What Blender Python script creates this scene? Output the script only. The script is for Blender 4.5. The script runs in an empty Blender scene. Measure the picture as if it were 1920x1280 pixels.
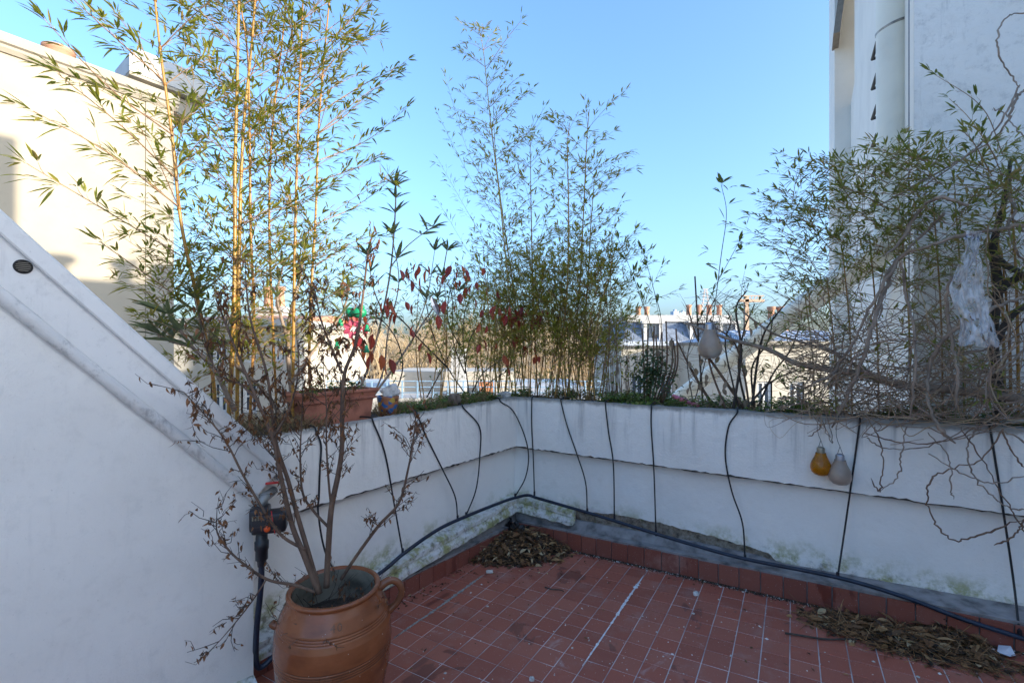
import bpy, bmesh, math, random
from mathutils import Vector, Matrix, noise

# ------------------------------------------------------------------ camera, sky, sun, exposure
S = bpy.context.scene
COL = S.collection
F = 868.0                       # focal length in pixels of the 1920 px wide photograph
CZ = 1.3165                     # lens height above the drain corner of the terrace
camd = bpy.data.cameras.new('camera'); cam = bpy.data.objects.new('camera', camd); COL.objects.link(cam)
cam.location = (0, 0, CZ); cam.rotation_euler = (math.radians(90), 0, 0)
camd.sensor_width = 36; camd.lens = 36 * F / 1920; camd.shift_y = 10 / 1920
camd.clip_start = 0.05; camd.clip_end = 5000
S.camera = cam
SUN_EL, SUN_AZ = math.radians(14), Vector((0.88, -0.475, 0)).normalized()   # direction towards the sun
w = bpy.data.worlds.new('World'); S.world = w; w.use_nodes = True
nt = w.node_tree; bg = nt.nodes['Background']
sky = nt.nodes.new('ShaderNodeTexSky'); sky.sky_type = 'NISHITA'; sky.sun_disc = False
sky.sun_elevation = SUN_EL; sky.sun_rotation = math.atan2(SUN_AZ.x, SUN_AZ.y)
sky.air_density = 1.0; sky.dust_density = 4.0; sky.ozone_density = 5.0
# soft shoulder over the whole sky, so that its pale horizon keeps its colour: c / (1 + 0.05 c)
sh = nt.nodes.new('ShaderNodeVectorMath'); sh.operation = 'MULTIPLY_ADD'; sh.inputs[1].default_value = (.05, .05, .05); sh.inputs[2].default_value = (1, 1, 1)
dv = nt.nodes.new('ShaderNodeVectorMath'); dv.operation = 'DIVIDE'
nt.links.new(sky.outputs[0], sh.inputs[0]); nt.links.new(sky.outputs[0], dv.inputs[0]); nt.links.new(sh.outputs[0], dv.inputs[1])
nt.links.new(dv.outputs[0], bg.inputs[0]); bg.inputs[1].default_value = 0.15
sund = bpy.data.lights.new('sun', 'SUN'); sun = bpy.data.objects.new('sun', sund); COL.objects.link(sun)
sund.energy = 2.0; sund.angle = math.radians(0.6); sund.color = (1.0, 0.90, 0.74)
sdir = Vector((SUN_AZ.x * math.cos(SUN_EL), SUN_AZ.y * math.cos(SUN_EL), math.sin(SUN_EL)))
sun.rotation_euler = sdir.to_track_quat('Z', 'Y').to_euler(); sun.location = sdir * 30
S.view_settings.view_transform = 'Standard'; S.view_settings.look = 'None'
S.view_settings.gamma = 1.0; S.view_settings.exposure = 2.28; S.view_settings.use_curve_mapping = False

# ------------------------------------------------------------------ measured frames of the place
CAM = Vector((0, 0, CZ))
def V(*a): return Vector(a)
def ray(x, y): return V((x - 960) / F, 1.0, -(y - 650) / F)
def at(x, y, d): return CAM + ray(x, y) * d
C0 = V(0.03, 3.228, 0)                                  # inner corner of the two planters
eR, nR = V(0.845, -0.535, 0).normalized(), V(0.535, 0.845, 0).normalized()
eL, nL = V(-0.596, -0.803, 0).normalized(), V(-0.803, 0.596, 0).normalized()
def hit(x, y, p0, n):
    r = ray(x, y); return CAM + r * ((p0 - CAM).dot(n) / r.dot(n))
def onR(x, y, o=0): return hit(x, y, C0 + nR * o, nR)
def onL(x, y, o=0): return hit(x, y, C0 + nL * o, nL)
def WR(s, o, z): return C0 + eR * s + nR * o + V(0, 0, z)
def WL(s, o, z): return C0 + eL * s + nL * o + V(0, 0, z)
def szR(x, y, o=0): p = onR(x, y, o); return (p - C0).dot(eR), p.z
def szL(x, y, o=0): p = onL(x, y, o); return (p - C0).dot(eL), p.z
fN = V(-0.02637, 0.03531, 0.99903).normalized()
def fz(x, y): return CZ + (-1.2022 + 0.02637 * x - 0.03531 * y) / 0.99903
def onF(x, y, up=0):
    p = hit(x, y, V(0, 0, fz(0, 0) + up), fN); return p
tA = V(0.0849319, -0.05146113, 0.00406097); tB = V(0.05224745, 0.08596529, -0.00165907)
tO = CAM + V(0.14629498, 1.6101957, -1.25638782)
tA = tA.normalized(); tB = (tB - tA * tB.dot(tA)).normalized()
def lerp(a, b, t): return a + (b - a) * t
def pw(pts):                                            # piecewise linear function
    pts = sorted(pts)
    def f(s):
        if s <= pts[0][0]: return pts[0][1]
        for (a, b), (c, d) in zip(pts, pts[1:]):
            if s <= c: return lerp(b, d, (s - a) / (c - a + 1e-9))
        return pts[-1][1]
    return f
def catmull(P, n=6):
    P = [p.copy() for p in P]
    if len(P) < 3:
        return [P[0].lerp(P[-1], i / n) for i in range(n + 1)]
    Q = [P[0] * 2 - P[1]] + P + [P[-1] * 2 - P[-2]]; out = []
    for i in range(1, len(Q) - 2):
        a, b, c, d = Q[i - 1:i + 3]
        for k in range(n):
            t = k / n
            out.append(0.5 * ((2 * b) + (c - a) * t + (2 * a - 5 * b + 4 * c - d) * t * t + (3 * b - a - 3 * c + d) * t ** 3))
    out.append(P[-1]); return out

# ------------------------------------------------------------------ materials
MATS = {}
class NT:
    def __init__(s, name):
        s.m = bpy.data.materials.new(name); s.m.use_nodes = True
        s.t = s.m.node_tree; s.b = s.t.nodes['Principled BSDF']; s.out = s.t.nodes['Material Output']
        MATS[name] = s.m
    def n(s, typ, **kw):
        x = s.t.nodes.new(typ)
        for k, v in kw.items():
            if k.startswith('i_'):
                key = k[2:]; x.inputs[int(key) if key.isdigit() else key].default_value = v
            else: setattr(x, k, v)
        return x
    def l(s, a, b): s.t.links.new(a, b)
    def pos(s, scale=(1, 1, 1)):
        g = s.n('ShaderNodeNewGeometry'); mp = s.n('ShaderNodeMapping'); mp.inputs['Scale'].default_value = scale
        s.l(g.outputs['Position'], mp.inputs[0]); return mp.outputs[0]
    def noise(s, scale, detail=4, rough=0.55, vec=None, dist=0):
        x = s.n('ShaderNodeTexNoise'); x.inputs['Scale'].default_value = scale; x.inputs['Detail'].default_value = detail
        x.inputs['Roughness'].default_value = rough; x.inputs['Distortion'].default_value = dist
        s.l(vec if vec is not None else s.pos(), x.inputs['Vector']); return x.outputs[0]
    def ramp(s, fac, stops):
        r = s.n('ShaderNodeValToRGB'); e = r.color_ramp.elements
        while len(e) > 1: e.remove(e[-1])
        e[0].position = stops[0][0]; c = stops[0][1]; e[0].color = (*c, 1) if len(c) == 3 else c
        for p, c in stops[1:]:
            q = e.new(p); q.color = (*c, 1) if len(c) == 3 else c
        s.l(fac, r.inputs[0]); return r.outputs[0]
    def fr(s, fac, a, b):                                # smooth step of a value
        r = s.n('ShaderNodeMapRange'); r.interpolation_type = 'SMOOTHSTEP'
        r.inputs[1].default_value = a; r.inputs[2].default_value = b; s.l(fac, r.inputs[0]); return r.outputs[0]
    def mix(s, fac, a, b, mode='MIX'):
        x = s.n('ShaderNodeMix'); x.data_type = 'RGBA'; x.blend_type = mode
        for sock, v in ((x.inputs[0], fac), (x.inputs[6], a), (x.inputs[7], b)):
            if isinstance(v, (int, float)): sock.default_value = v
            elif isinstance(v, tuple): sock.default_value = (*v, 1)
            else: s.l(v, sock)
        return x.outputs[2]
    def math(s, op, a, b=0.0):
        x = s.n('ShaderNodeMath'); x.operation = op
        for sock, v in ((x.inputs[0], a), (x.inputs[1], b)):
            if isinstance(v, (int, float)): sock.default_value = v
            else: s.l(v, sock)
        return x.outputs[0]
    def attr(s, name='v'):
        a = s.n('ShaderNodeAttribute'); a.attribute_name = name; return a.outputs['Fac']
    def z(s):
        g = s.n('ShaderNodeNewGeometry'); x = s.n('ShaderNodeSeparateXYZ'); s.l(g.outputs['Position'], x.inputs[0]); return x.outputs[2]
    def col(s, c):
        if isinstance(c, tuple): s.b.inputs['Base Color'].default_value = (*c, 1)
        else: s.l(c, s.b.inputs['Base Color'])
    def rough(s, r):
        if isinstance(r, (int, float)): s.b.inputs['Roughness'].default_value = r
        else: s.l(r, s.b.inputs['Roughness'])
    def bump(s, h, strength=0.3, dist=0.01):
        b = s.n('ShaderNodeBump'); b.inputs['Strength'].default_value = strength; b.inputs['Distance'].default_value = dist
        s.l(h, b.inputs['Height']); s.l(b.outputs[0], s.b.inputs['Normal'])

def simple(name, c, r=0.6, metal=0, var=0.12, scale=20, bump=0.0, bscale=80):
    m = NT(name); f = m.noise(scale, 5)
    lo = tuple(max(0, x * (1 - 2 * var)) for x in c); hi = tuple(min(1, x * (1 + var)) for x in c)
    m.col(m.ramp(f, [(0.3, lo), (0.5, c), (0.7, hi)])); m.rough(r); m.b.inputs['Metallic'].default_value = metal
    if bump: m.bump(m.noise(bscale, 4), bump, 0.004)
    return m.m

def stucco(name, base, top=None, dirt=0.5, moss=None, bump=0.35, bscale=90, grime=(0.32, 0.31, 0.30), weather=0.0):
    """painted render; streaks of dirt run down from 'top', moss grows in a band"""
    m = NT(name)
    c = m.mix(m.fr(m.noise(2.3, 5), 0.35, 0.75), base, tuple(x * 0.90 for x in base))
    c = m.mix(m.math('MULTIPLY', m.fr(m.noise(11, 6, 0.65), 0.56, 0.78), 0.35), c, tuple(x * 0.72 for x in base))
    if top is not None:
        st = m.noise(1.0, 4, 0.6, m.pos((16, 16, 1.1)))
        band = m.fr(m.z(), top - 0.34, top + 0.0)
        c = m.mix(m.math('MULTIPLY', m.math('MULTIPLY', m.fr(st, 0.50, 0.74), band), dirt), c, grime)
        edge = m.math('ADD', m.z(), m.math('MULTIPLY', m.noise(14, 5, 0.7), 0.05))
        c = m.mix(m.math('MULTIPLY', m.fr(edge, top + 0.005, top + 0.035), 0.75), c, (0.14, 0.13, 0.11))
    if moss is not None:
        zz = m.math('ADD', m.z(), m.math('MULTIPLY', m.noise(7, 6, 0.7), 0.16))
        mk = m.math('MULTIPLY', m.fr(zz, moss + 0.12, moss - 0.02), m.fr(m.noise(9, 7, 0.72), 0.44, 0.64))
        c = m.mix(m.math('MULTIPLY', mk, 0.85), c, (0.27, 0.27, 0.05))
        mk2 = m.math('MULTIPLY', m.fr(zz, moss + 0.06, moss - 0.06), m.fr(m.noise(23, 6, 0.7), 0.5, 0.66))
        c = m.mix(m.math('MULTIPLY', mk2, 0.7), c, (0.10, 0.085, 0.05))
    if weather:
        c = m.mix(m.math('MULTIPLY', m.fr(m.noise(17, 7, 0.72), 0.50, 0.68), weather), c, (0.30, 0.29, 0.28))
        c = m.mix(m.math('MULTIPLY', m.fr(m.noise(1.0, 5, 0.65, m.pos((30, 30, 5))), 0.56, 0.74), weather), c, (0.36, 0.35, 0.34))
    sp = m.fr(m.noise(140, 2), 0.70, 0.76)
    c = m.mix(m.math('MULTIPLY', sp, 0.25), c, (0.3, 0.29, 0.27))
    m.col(c); m.rough(0.85)
    h = m.math('ADD', m.noise(bscale, 4, 0.6), m.math('MULTIPLY', m.noise(bscale / 6, 3), 1.2))
    m.bump(h, bump, 0.006); return m.m

stucco('planter_upper', (0.87, 0.83, 0.76), top=0.955, dirt=0.85, bump=0.45)
stucco('planter_lower', (0.87, 0.84, 0.78), moss=0.31, bump=0.30, bscale=70)
stucco('moulding_mat', (0.72, 0.72, 0.70), moss=0.34, bump=0.5)
stucco('parapet_wall', (0.79, 0.76, 0.71), bump=0.28, bscale=190, weather=0.10)
stucco('coping_mat', (0.74, 0.72, 0.69), bump=0.2, bscale=50, weather=0.22)
stucco('roll_mat', (0.66, 0.64, 0.61), bump=0.5, bscale=60, weather=0.8)
stucco('right_stucco', (0.83, 0.80, 0.75), bump=0.9, bscale=26, weather=0.30)
stucco('plain_stucco', (0.74, 0.72, 0.66), bump=0.1)
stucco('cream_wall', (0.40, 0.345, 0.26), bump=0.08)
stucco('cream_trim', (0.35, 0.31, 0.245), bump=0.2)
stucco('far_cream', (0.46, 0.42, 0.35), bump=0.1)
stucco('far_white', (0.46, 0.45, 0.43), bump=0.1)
simple('step_shadow_dark', (0.075, 0.065, 0.055), 0.95, var=0.45, scale=25, bump=0.8)  # near-black colour for the painted shadow line under the planter step
simple('cement', (0.27, 0.255, 0.25), 0.9, var=0.3, scale=14, bump=0.6, bscale=60)
m = NT('rubble'); c = m.ramp(m.noise(26, 7, 0.7), [(0.3, (0.05, 0.04, 0.03)), (0.45, (0.26, 0.21, 0.155)), (0.65, (0.48, 0.43, 0.35))])
m.col(m.mix(m.fr(m.noise(12, 5), 0.58, 0.70), c, (0.15, 0.15, 0.045))); m.rough(0.95); m.bump(m.noise(50, 6, 0.7), 1.0, 0.02)
m = NT('grout'); m.col(m.mix(m.fr(m.noise(5, 5), 0.42, 0.62), (0.62, 0.57, 0.55), (0.36, 0.31, 0.30))); m.rough(0.9); m.bump(m.noise(200, 3), 0.4, 0.002)

def tile_mat(name, skirting=False):
    m = NT(name)
    oi = m.n('ShaderNodeObjectInfo')
    base = m.ramp(oi.outputs['Random'], [(0.0, (0.31, 0.088, 0.055)), (0.35, (0.385, 0.106, 0.064)), (0.7, (0.355, 0.110, 0.070)), (1.0, (0.41, 0.130, 0.082))])
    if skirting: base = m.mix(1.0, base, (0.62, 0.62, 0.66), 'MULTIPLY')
    c = m.mix(m.math('MULTIPLY', m.fr(m.noise(6, 6, 0.7), 0.52, 0.74), 0.45), base, (0.40, 0.24, 0.20))       # lime bloom
    c = m.mix(m.math('MULTIPLY', m.fr(m.noise(3.0, 5, 0.65, m.pos((1, 1, 1)), 1.2), 0.62, 0.69), 0.35), c, (0.58, 0.50, 0.47))
    c = m.mix(m.math('MULTIPLY', m.fr(m.noise(160, 3, 0.6), 0.66, 0.72), 0.5), c, (0.7, 0.66, 0.62))          # lime specks
    wet = m.fr(m.noise(2.2, 6, 0.62, m.pos((1, 1, 0.3)), 0.6), 0.585, 0.60)
    c = m.mix(m.math('MULTIPLY', wet, 0.6), c, (0.11, 0.022, 0.016))
    c = m.mix(m.math('MULTIPLY', m.fr(m.noise(5, 7, 0.75), 0.62, 0.76), 0.45), c, (0.06, 0.045, 0.035))         # grime
    m.col(c)
    m.rough(m.math('SUBTRACT', 0.56, m.math('MULTIPLY', wet, 0.25)))
    m.bump(m.math('ADD', m.noise(30, 5), m.math('MULTIPLY', m.noise(300, 2), 0.3)), 0.10, 0.004); return m.m
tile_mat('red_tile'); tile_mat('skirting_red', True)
simple('filler_white', (0.78, 0.77, 0.78), 0.8, var=0.1, scale=60, bump=0.8, bscale=150)
simple('mortar_grey', (0.30, 0.28, 0.25), 0.9, var=0.3, scale=40, bump=0.8, bscale=120)
m = NT('jar_glaze')
c = m.ramp(m.noise(1.0, 5, 0.6, m.pos((7, 7, 14))), [(0.3, (0.16, 0.050, 0.020)), (0.5, (0.24, 0.076, 0.028)), (0.72, (0.30, 0.105, 0.042))])
c = m.mix(m.fr(m.attr(), 0.2, 0.8), c, (0.13, 0.06, 0.033))
c = m.mix(m.math('MULTIPLY', m.fr(m.noise(90, 2), 0.73, 0.77), 0.6), c, (0.7, 0.62, 0.52))
m.col(c); m.rough(m.ramp(m.noise(9, 5), [(0.3, (0.16,) * 3), (0.7, (0.30,) * 3)])); m.bump(m.noise(40, 4), 0.08, 0.004)
m.b.inputs['Specular IOR Level'].default_value = 0.45
simple('jar_inside', (0.26, 0.24, 0.19), 0.8, var=0.3, scale=12)
simple('terracotta', (0.36, 0.135, 0.085), 0.8, var=0.2, scale=14, bump=0.3)
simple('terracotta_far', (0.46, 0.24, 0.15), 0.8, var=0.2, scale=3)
simple('soil', (0.055, 0.04, 0.028), 0.95, var=0.4, scale=40, bump=1.0, bscale=90)
simple('hose_black', (0.012, 0.013, 0.015), 0.45, var=0.2)
simple('hose_blue', (0.012, 0.020, 0.040), 0.42, var=0.25)
simple('timer_black', (0.016, 0.018, 0.024), 0.35, var=0.2)
simple('orange_plastic', (0.75, 0.10, 0.02), 0.4)
simple('red_plastic', (0.55, 0.03, 0.025), 0.5)
simple('tap_metal', (0.32, 0.31, 0.29), 0.5, 0.7, var=0.3)
simple('black_iron', (0.02, 0.018, 0.016), 0.6)
simple('pipe_cream', (0.70, 0.68, 0.58), 0.5, var=0.06, scale=4)
simple('pipe_grey', (0.22, 0.22, 0.23), 0.6)
simple('gutter_zinc', (0.20, 0.18, 0.15), 0.5, 0.3)
simple('zinc', (0.42, 0.46, 0.52), 0.6, 0.15, var=0.15, scale=2)
simple('slate', (0.15, 0.18, 0.23), 0.6, var=0.25, scale=6)
simple('glass_dark', (0.05, 0.07, 0.10), 0.1)
simple('frame_white', (0.75, 0.75, 0.74), 0.5, var=0.05)
simple('blue_paint', (0.22, 0.34, 0.46), 0.5)
simple('brick_orange', (0.42, 0.17, 0.08), 0.85, var=0.25, scale=8)
simple('street_ground', (0.16, 0.15, 0.14), 0.95, var=0.3, scale=0.2)
simple('crane_paint', (0.45, 0.30, 0.20), 0.6)
simple('mast_grey', (0.40, 0.38, 0.38), 0.6)
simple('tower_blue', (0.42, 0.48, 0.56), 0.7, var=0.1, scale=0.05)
simple('cowl_white', (0.42, 0.42, 0.40), 0.5, var=0.06, scale=5)
simple('cable_white', (0.7, 0.7, 0.7), 0.6)
simple('rock_pale', (0.55, 0.53, 0.50), 0.9, var=0.3, scale=30, bump=0.8)
simple('rock_brown', (0.16, 0.12, 0.09), 0.9, var=0.4, scale=30, bump=0.8)
simple('pink_plastic', (0.60, 0.16, 0.22), 0.5)
simple('paper_white', (0.75, 0.77, 0.82), 0.8, var=0.05)
simple('black_film', (0.012, 0.012, 0.013), 0.35, bump=0.5, bscale=40)
simple('frog_green', (0.01, 0.30, 0.13), 0.45, var=0.15, scale=30)
simple('frog_white', (0.8, 0.8, 0.75), 0.4)
simple('flower_pink', (0.45, 0.06, 0.11), 0.6)
simple('silver', (0.42, 0.44, 0.50), 0.3, 0.85)
simple('brass', (0.36, 0.33, 0.26), 0.35, 0.9)
simple('wood_stake', (0.11, 0.085, 0.07), 0.9, var=0.3, scale=15)
def glassy(name, c, rough, trans):
    m = NT(name); m.col(m.mix(m.fr(m.noise(8, 4), 0.35, 0.7), c, tuple(x * 0.7 for x in c))); m.rough(rough)
    m.b.inputs['Transmission Weight'].default_value = trans; m.b.inputs['IOR'].default_value = 1.25
    m.b.inputs['Coat Weight'].default_value = 0.4; return m.m
glassy('amber_glass', (0.70, 0.30, 0.006), 0.10, 0.65)
glassy('frosted_glass', (0.56, 0.45, 0.36), 0.45, 0.45)
def painted_pot():
    m = NT('painted_pot'); vor = m.n('ShaderNodeTexVoronoi'); vor.inputs['Scale'].default_value = 38
    m.l(m.pos((1, 1, 1.2)), vor.inputs['Vector']); sx = m.n('ShaderNodeSeparateColor'); m.l(vor.outputs['Color'], sx.inputs[0])
    r = m.ramp(sx.outputs[0], [(0, (0.30, 0.12, 0.05)), (0.35, (0.03, 0.12, 0.32)), (0.55, (0.34, 0.13, 0.06)), (0.75, (0.45, 0.30, 0.05)), (0.9, (0.10, 0.03, 0.03))])
    r.node.color_ramp.interpolation = 'CONSTANT'; m.col(r); m.rough(0.5)
painted_pot()

def leaf_mat(name, stops, trans=0.45, rough=0.5):
    m = NT(name); c = m.ramp(m.attr(), stops); m.col(c); m.rough(rough)
    tr = m.n('ShaderNodeBsdfTranslucent'); m.l(m.mix(0.35, c, (0.30, 0.30, 0.02)), tr.inputs[0])
    mx = m.n('ShaderNodeMixShader'); mx.inputs[0].default_value = trans
    m.l(m.b.outputs[0], mx.inputs[1]); m.l(tr.outputs[0], mx.inputs[2]); m.l(mx.outputs[0], m.out.inputs[0]); return m.m
leaf_mat('bamboo_leaf', [(0, (0.11, 0.145, 0.022)), (0.5, (0.20, 0.225, 0.028)), (0.85, (0.28, 0.25, 0.036)), (1, (0.34, 0.23, 0.07))], 0.5)
leaf_mat('bamboo_leaf_mid', [(0, (0.18, 0.215, 0.035)), (0.5, (0.31, 0.33, 0.05)), (0.85, (0.42, 0.36, 0.06)), (1, (0.44, 0.30, 0.10))], 0.5)
leaf_mat('bamboo_leaf_dark', [(0, (0.08, 0.12, 0.03)), (0.5, (0.17, 0.205, 0.04)), (0.85, (0.27, 0.265, 0.055)), (1, (0.34, 0.24, 0.10))])
leaf_mat('oleander_leaf', [(0, (0.09, 0.12, 0.065)), (0.6, (0.14, 0.175, 0.085)), (1, (0.2, 0.2, 0.11))], 0.25)
leaf_mat('red_leaf', [(0, (0.26, 0.022, 0.04)), (0.6, (0.40, 0.035, 0.035)), (1, (0.42, 0.085, 0.04))], 0.35)
leaf_mat('dead_leaf', [(0, (0.08, 0.030, 0.015)), (0.6, (0.18, 0.070, 0.028)), (1, (0.28, 0.12, 0.05))], 0.15, 0.8)
leaf_mat('tan_leaf', [(0, (0.22, 0.15, 0.11)), (1, (0.34, 0.25, 0.19))], 0.3, 0.8)
leaf_mat('weed_leaf', [(0, (0.07, 0.13, 0.025)), (0.7, (0.14, 0.22, 0.04)), (1, (0.26, 0.27, 0.07))], 0.35)
leaf_mat('dark_leaf', [(0, (0.03, 0.06, 0.028)), (0.75, (0.07, 0.12, 0.045)), (1, (0.16, 0.05, 0.06))], 0.25)
leaf_mat('straw', [(0, (0.16, 0.11, 0.05)), (0.6, (0.30, 0.22, 0.11)), (1, (0.42, 0.33, 0.19))], 0.3, 0.8)
leaf_mat('litter_leaf', [(0, (0.03, 0.018, 0.012)), (0.45, (0.10, 0.05, 0.022)), (0.75, (0.22, 0.105, 0.04)), (0.92, (0.36, 0.20, 0.08)), (1, (0.5, 0.38, 0.22))], 0.1, 0.7)
leaf_mat('flake', [(0, (0.45, 0.43, 0.38)), (1, (0.72, 0.70, 0.66))], 0.0, 0.9)
leaf_mat('culm_gold', [(0, (0.24, 0.105, 0.014)), (0.5, (0.36, 0.165, 0.020)), (1, (0.30, 0.20, 0.035))], 0.0, 0.4)
leaf_mat('culm_thin', [(0, (0.24, 0.12, 0.03)), (0.6, (0.42, 0.23, 0.055)), (1, (0.34, 0.26, 0.08))], 0.0, 0.5)
leaf_mat('twig', [(0, (0.20, 0.11, 0.06)), (1, (0.34, 0.22, 0.11))], 0.0, 0.7)
def bark(name, a, b):
    m = NT(name); c = m.ramp(m.noise(30, 6, 0.65, m.pos((1, 1, 0.35))), [(0.3, a), (0.68, b)]); m.col(c); m.rough(0.9)
    m.bump(m.noise(90, 5, 0.7, m.pos((1, 1, 0.3))), 0.7, 0.004)
bark('bark_brown', (0.10, 0.058, 0.038), (0.25, 0.155, 0.10))
bark('bark_grey', (0.14, 0.10, 0.075), (0.37, 0.285, 0.215))
leaf_mat('vine_bark', [(0, (0.20, 0.13, 0.085)), (0.5, (0.34, 0.235, 0.15)), (0.8, (0.28, 0.20, 0.16)), (1, (0.46, 0.34, 0.19))], 0.0, 0.9)
bark('bark_dead', (0.07, 0.04, 0.027), (0.19, 0.115, 0.075))
bark('bark_dark', (0.03, 0.024, 0.02), (0.09, 0.07, 0.055))
bark('wood_tan', (0.32, 0.22, 0.12), (0.55, 0.42, 0.25))
m = NT('plastic_film'); m.col(m.mix(m.fr(m.attr(), 0.5, 0.6), (0.80, 0.80, 0.82), (0.10, 0.16, 0.42))); m.rough(0.25)
tp = m.n('ShaderNodeBsdfTransparent'); mx = m.n('ShaderNodeMixShader'); m.l(m.fr(m.noise(30, 5), 0.30, 0.75), mx.inputs[0])
fc = m.math('ADD', m.math('MULTIPLY', m.fr(m.noise(1.0, 5, 0.6, m.pos((34, 34, 16))), 0.4, 0.75), 0.5), 0.30); m.l(fc, mx.inputs[0])
m.l(tp.outputs[0], mx.inputs[1]); m.l(m.b.outputs[0], mx.inputs[2]); m.l(mx.outputs[0], m.out.inputs[0])

# ------------------------------------------------------------------ mesh builder
class MB:
    def __init__(s): s.v = []; s.f = []; s.a = []
    def add(s, vs, fs, val=0.5):
        o = len(s.v); s.v += [tuple(x) for x in vs]; s.f += [tuple(i + o for i in f) for f in fs]; s.a += [val] * len(fs)
    def box(s, o, ax, ay, az, val=0.5):                  # corner + three edge vectors
        P = [o, o + ax, o + ax + ay, o + ay]; P += [p + az for p in P]
        s.add(P, [(0, 3, 2, 1), (4, 5, 6, 7), (0, 1, 5, 4), (1, 2, 6, 5), (2, 3, 7, 6), (3, 0, 4, 7)], val); return s
    def bevel_box(s, c, ax, ay, az, b, val=0.5):         # centre + three half vectors, chamfered by fraction-free b
        la, lb, lc = ax.length, ay.length, az.length; ux, uy, uz = ax / la, ay / lb, az / lc
        bm = bmesh.new(); bmesh.ops.create_cube(bm, size=2)
        for v in bm.verts: v.co = Vector((v.co.x * la, v.co.y * lb, v.co.z * lc))
        bmesh.ops.bevel(bm, geom=bm.edges[:], offset=b, segments=2, affect='EDGES', profile=0.6)
        bm.verts.index_update()
        s.add([c + ux * v.co.x + uy * v.co.y + uz * v.co.z for v in bm.verts], [tuple(v.index for v in f.verts) for f in bm.faces], val)
        bm.free(); return s
    def tube(s, P, R, n=6, val=0.5, cap=True, nodes=None):
        if not isinstance(R, (list, tuple)): R = [R, R]
        L = len(P); o = len(s.v); up = None
        for i, p in enumerate(P):
            d = (P[min(i + 1, L - 1)] - P[max(i - 1, 0)])
            if d.length < 1e-9: d = V(0, 0, 1)
            d.normalize()
            if up is None: up = d.orthogonal().normalized()
            up = up - d * up.dot(d)
            if up.length < 1e-6: up = d.orthogonal()
            up.normalize(); sd = d.cross(up)
            t = i / max(1, L - 1) * (len(R) - 1); k = min(int(t), len(R) - 2); r = lerp(R[k], R[k + 1], t - k)
            for j in range(n):
                a = 2 * math.pi * j / n; s.v.append(tuple(p + (up * math.cos(a) + sd * math.sin(a)) * r))
        for i in range(L - 1):
            for j in range(n):
                s.f.append((o + i * n + j, o + i * n + (j + 1) % n, o + (i + 1) * n + (j + 1) % n, o + (i + 1) * n + j)); s.a.append(val)
        if cap and n > 2:
            s.f.append(tuple(o + j for j in reversed(range(n)))); s.f.append(tuple(o + (L - 1) * n + j for j in range(n))); s.a += [val, val]
        return s
    def lathe(s, c, prof, n=32, axis=V(0, 0, 1), vals=None, closed=False):
        axis = axis.normalized(); u = axis.orthogonal().normalized(); w_ = axis.cross(u); o = len(s.v)
        for r, h in prof:
            for j in range(n):
                a = 2 * math.pi * j / n; s.v.append(tuple(c + axis * h + (u * math.cos(a) + w_ * math.sin(a)) * r))
        for i in range(len(prof) - 1):
            for j in range(n):
                s.f.append((o + i * n + j, o + i * n + (j + 1) % n, o + (i + 1) * n + (j + 1) % n, o + (i + 1) * n + j))
                s.a.append(vals[i] if vals else 0.5)
        if closed:
            s.f.append(tuple(o + j for j in reversed(range(n)))); s.f.append(tuple(o + (len(prof) - 1) * n + j for j in range(n))); s.a += [0.5, 0.5]
        return s
    def leaf(s, p, d, L, W, val=0.5, droop=0.25, up=None, fold=0.15):
        d = d.normalized(); u = (up or V(random.uniform(-.6, .6), random.uniform(-.6, .6), 1)); sd = d.cross(u)
        if sd.length < 1e-4: sd = d.orthogonal()
        sd.normalize(); n = sd.cross(d).normalized(); g = V(0, 0, -1) * droop * L
        P = [p, p + d * L * .33 + sd * W * .5 + n * W * fold + g * .1, p + d * L * .33 - sd * W * .5 + n * W * fold + g * .1,
             p + d * L * .70 + sd * W * .36 + n * W * fold + g * .5, p + d * L * .70 - sd * W * .36 + n * W * fold + g * .5, p + d * L + g,
             p + d * L * .5 + g * .25]
        s.add(P, [(0, 1, 6), (0, 6, 2), (1, 3, 6), (2, 6, 4), (3, 5, 6), (4, 6, 5)], val); return s
    def oval(s, p, d, L, W, val=0.5, curl=0.3, up=None):
        d = d.normalized(); u = up or V(random.uniform(-1, 1), random.uniform(-1, 1), random.uniform(-.3, 1)); sd = d.cross(u)
        if sd.length < 1e-4: sd = d.orthogonal()
        sd.normalize(); n = sd.cross(d).normalized(); P = []
        for t, wd in ((0, 0), (.2, .72), (.45, 1), (.7, .78), (1, 0)):
            b = p + d * L * t - n * curl * L * t * t
            P += [b + n * 0.0, b + sd * W * .5 * wd + n * W * .22 * wd, b - sd * W * .5 * wd + n * W * .22 * wd]
        fs = []
        for i in range(4):
            a, b = i * 3, i * 3 + 3; fs += [(a, a + 1, b + 1, b), (a + 2, a, b, b + 2)]
        s.add(P, fs, val); return s
    def build(s, name, mat, parent=None, smooth=False, kind=None, base=None):
        b = base if base is not None else (parent['_b'] if parent is not None and '_b' in parent else (0, 0, 0))
        b = Vector(b)
        me = bpy.data.meshes.new(name); me.from_pydata([tuple(Vector(v) - b) for v in s.v], [], s.f)
        at_ = me.attributes.new('v', 'FLOAT', 'FACE'); at_.data.foreach_set('value', s.a)
        if smooth: me.polygons.foreach_set('use_smooth', [True] * len(me.polygons))
        me.materials.append(MATS[mat]); me.update()
        o = bpy.data.objects.new(name, me); COL.objects.link(o)
        if parent is not None: o.parent = parent
        else: o.location = b
        BASE[o.name] = b
        if kind: o['kind'] = kind
        return o
BASE = {}
class Thing:
    pass
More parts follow.
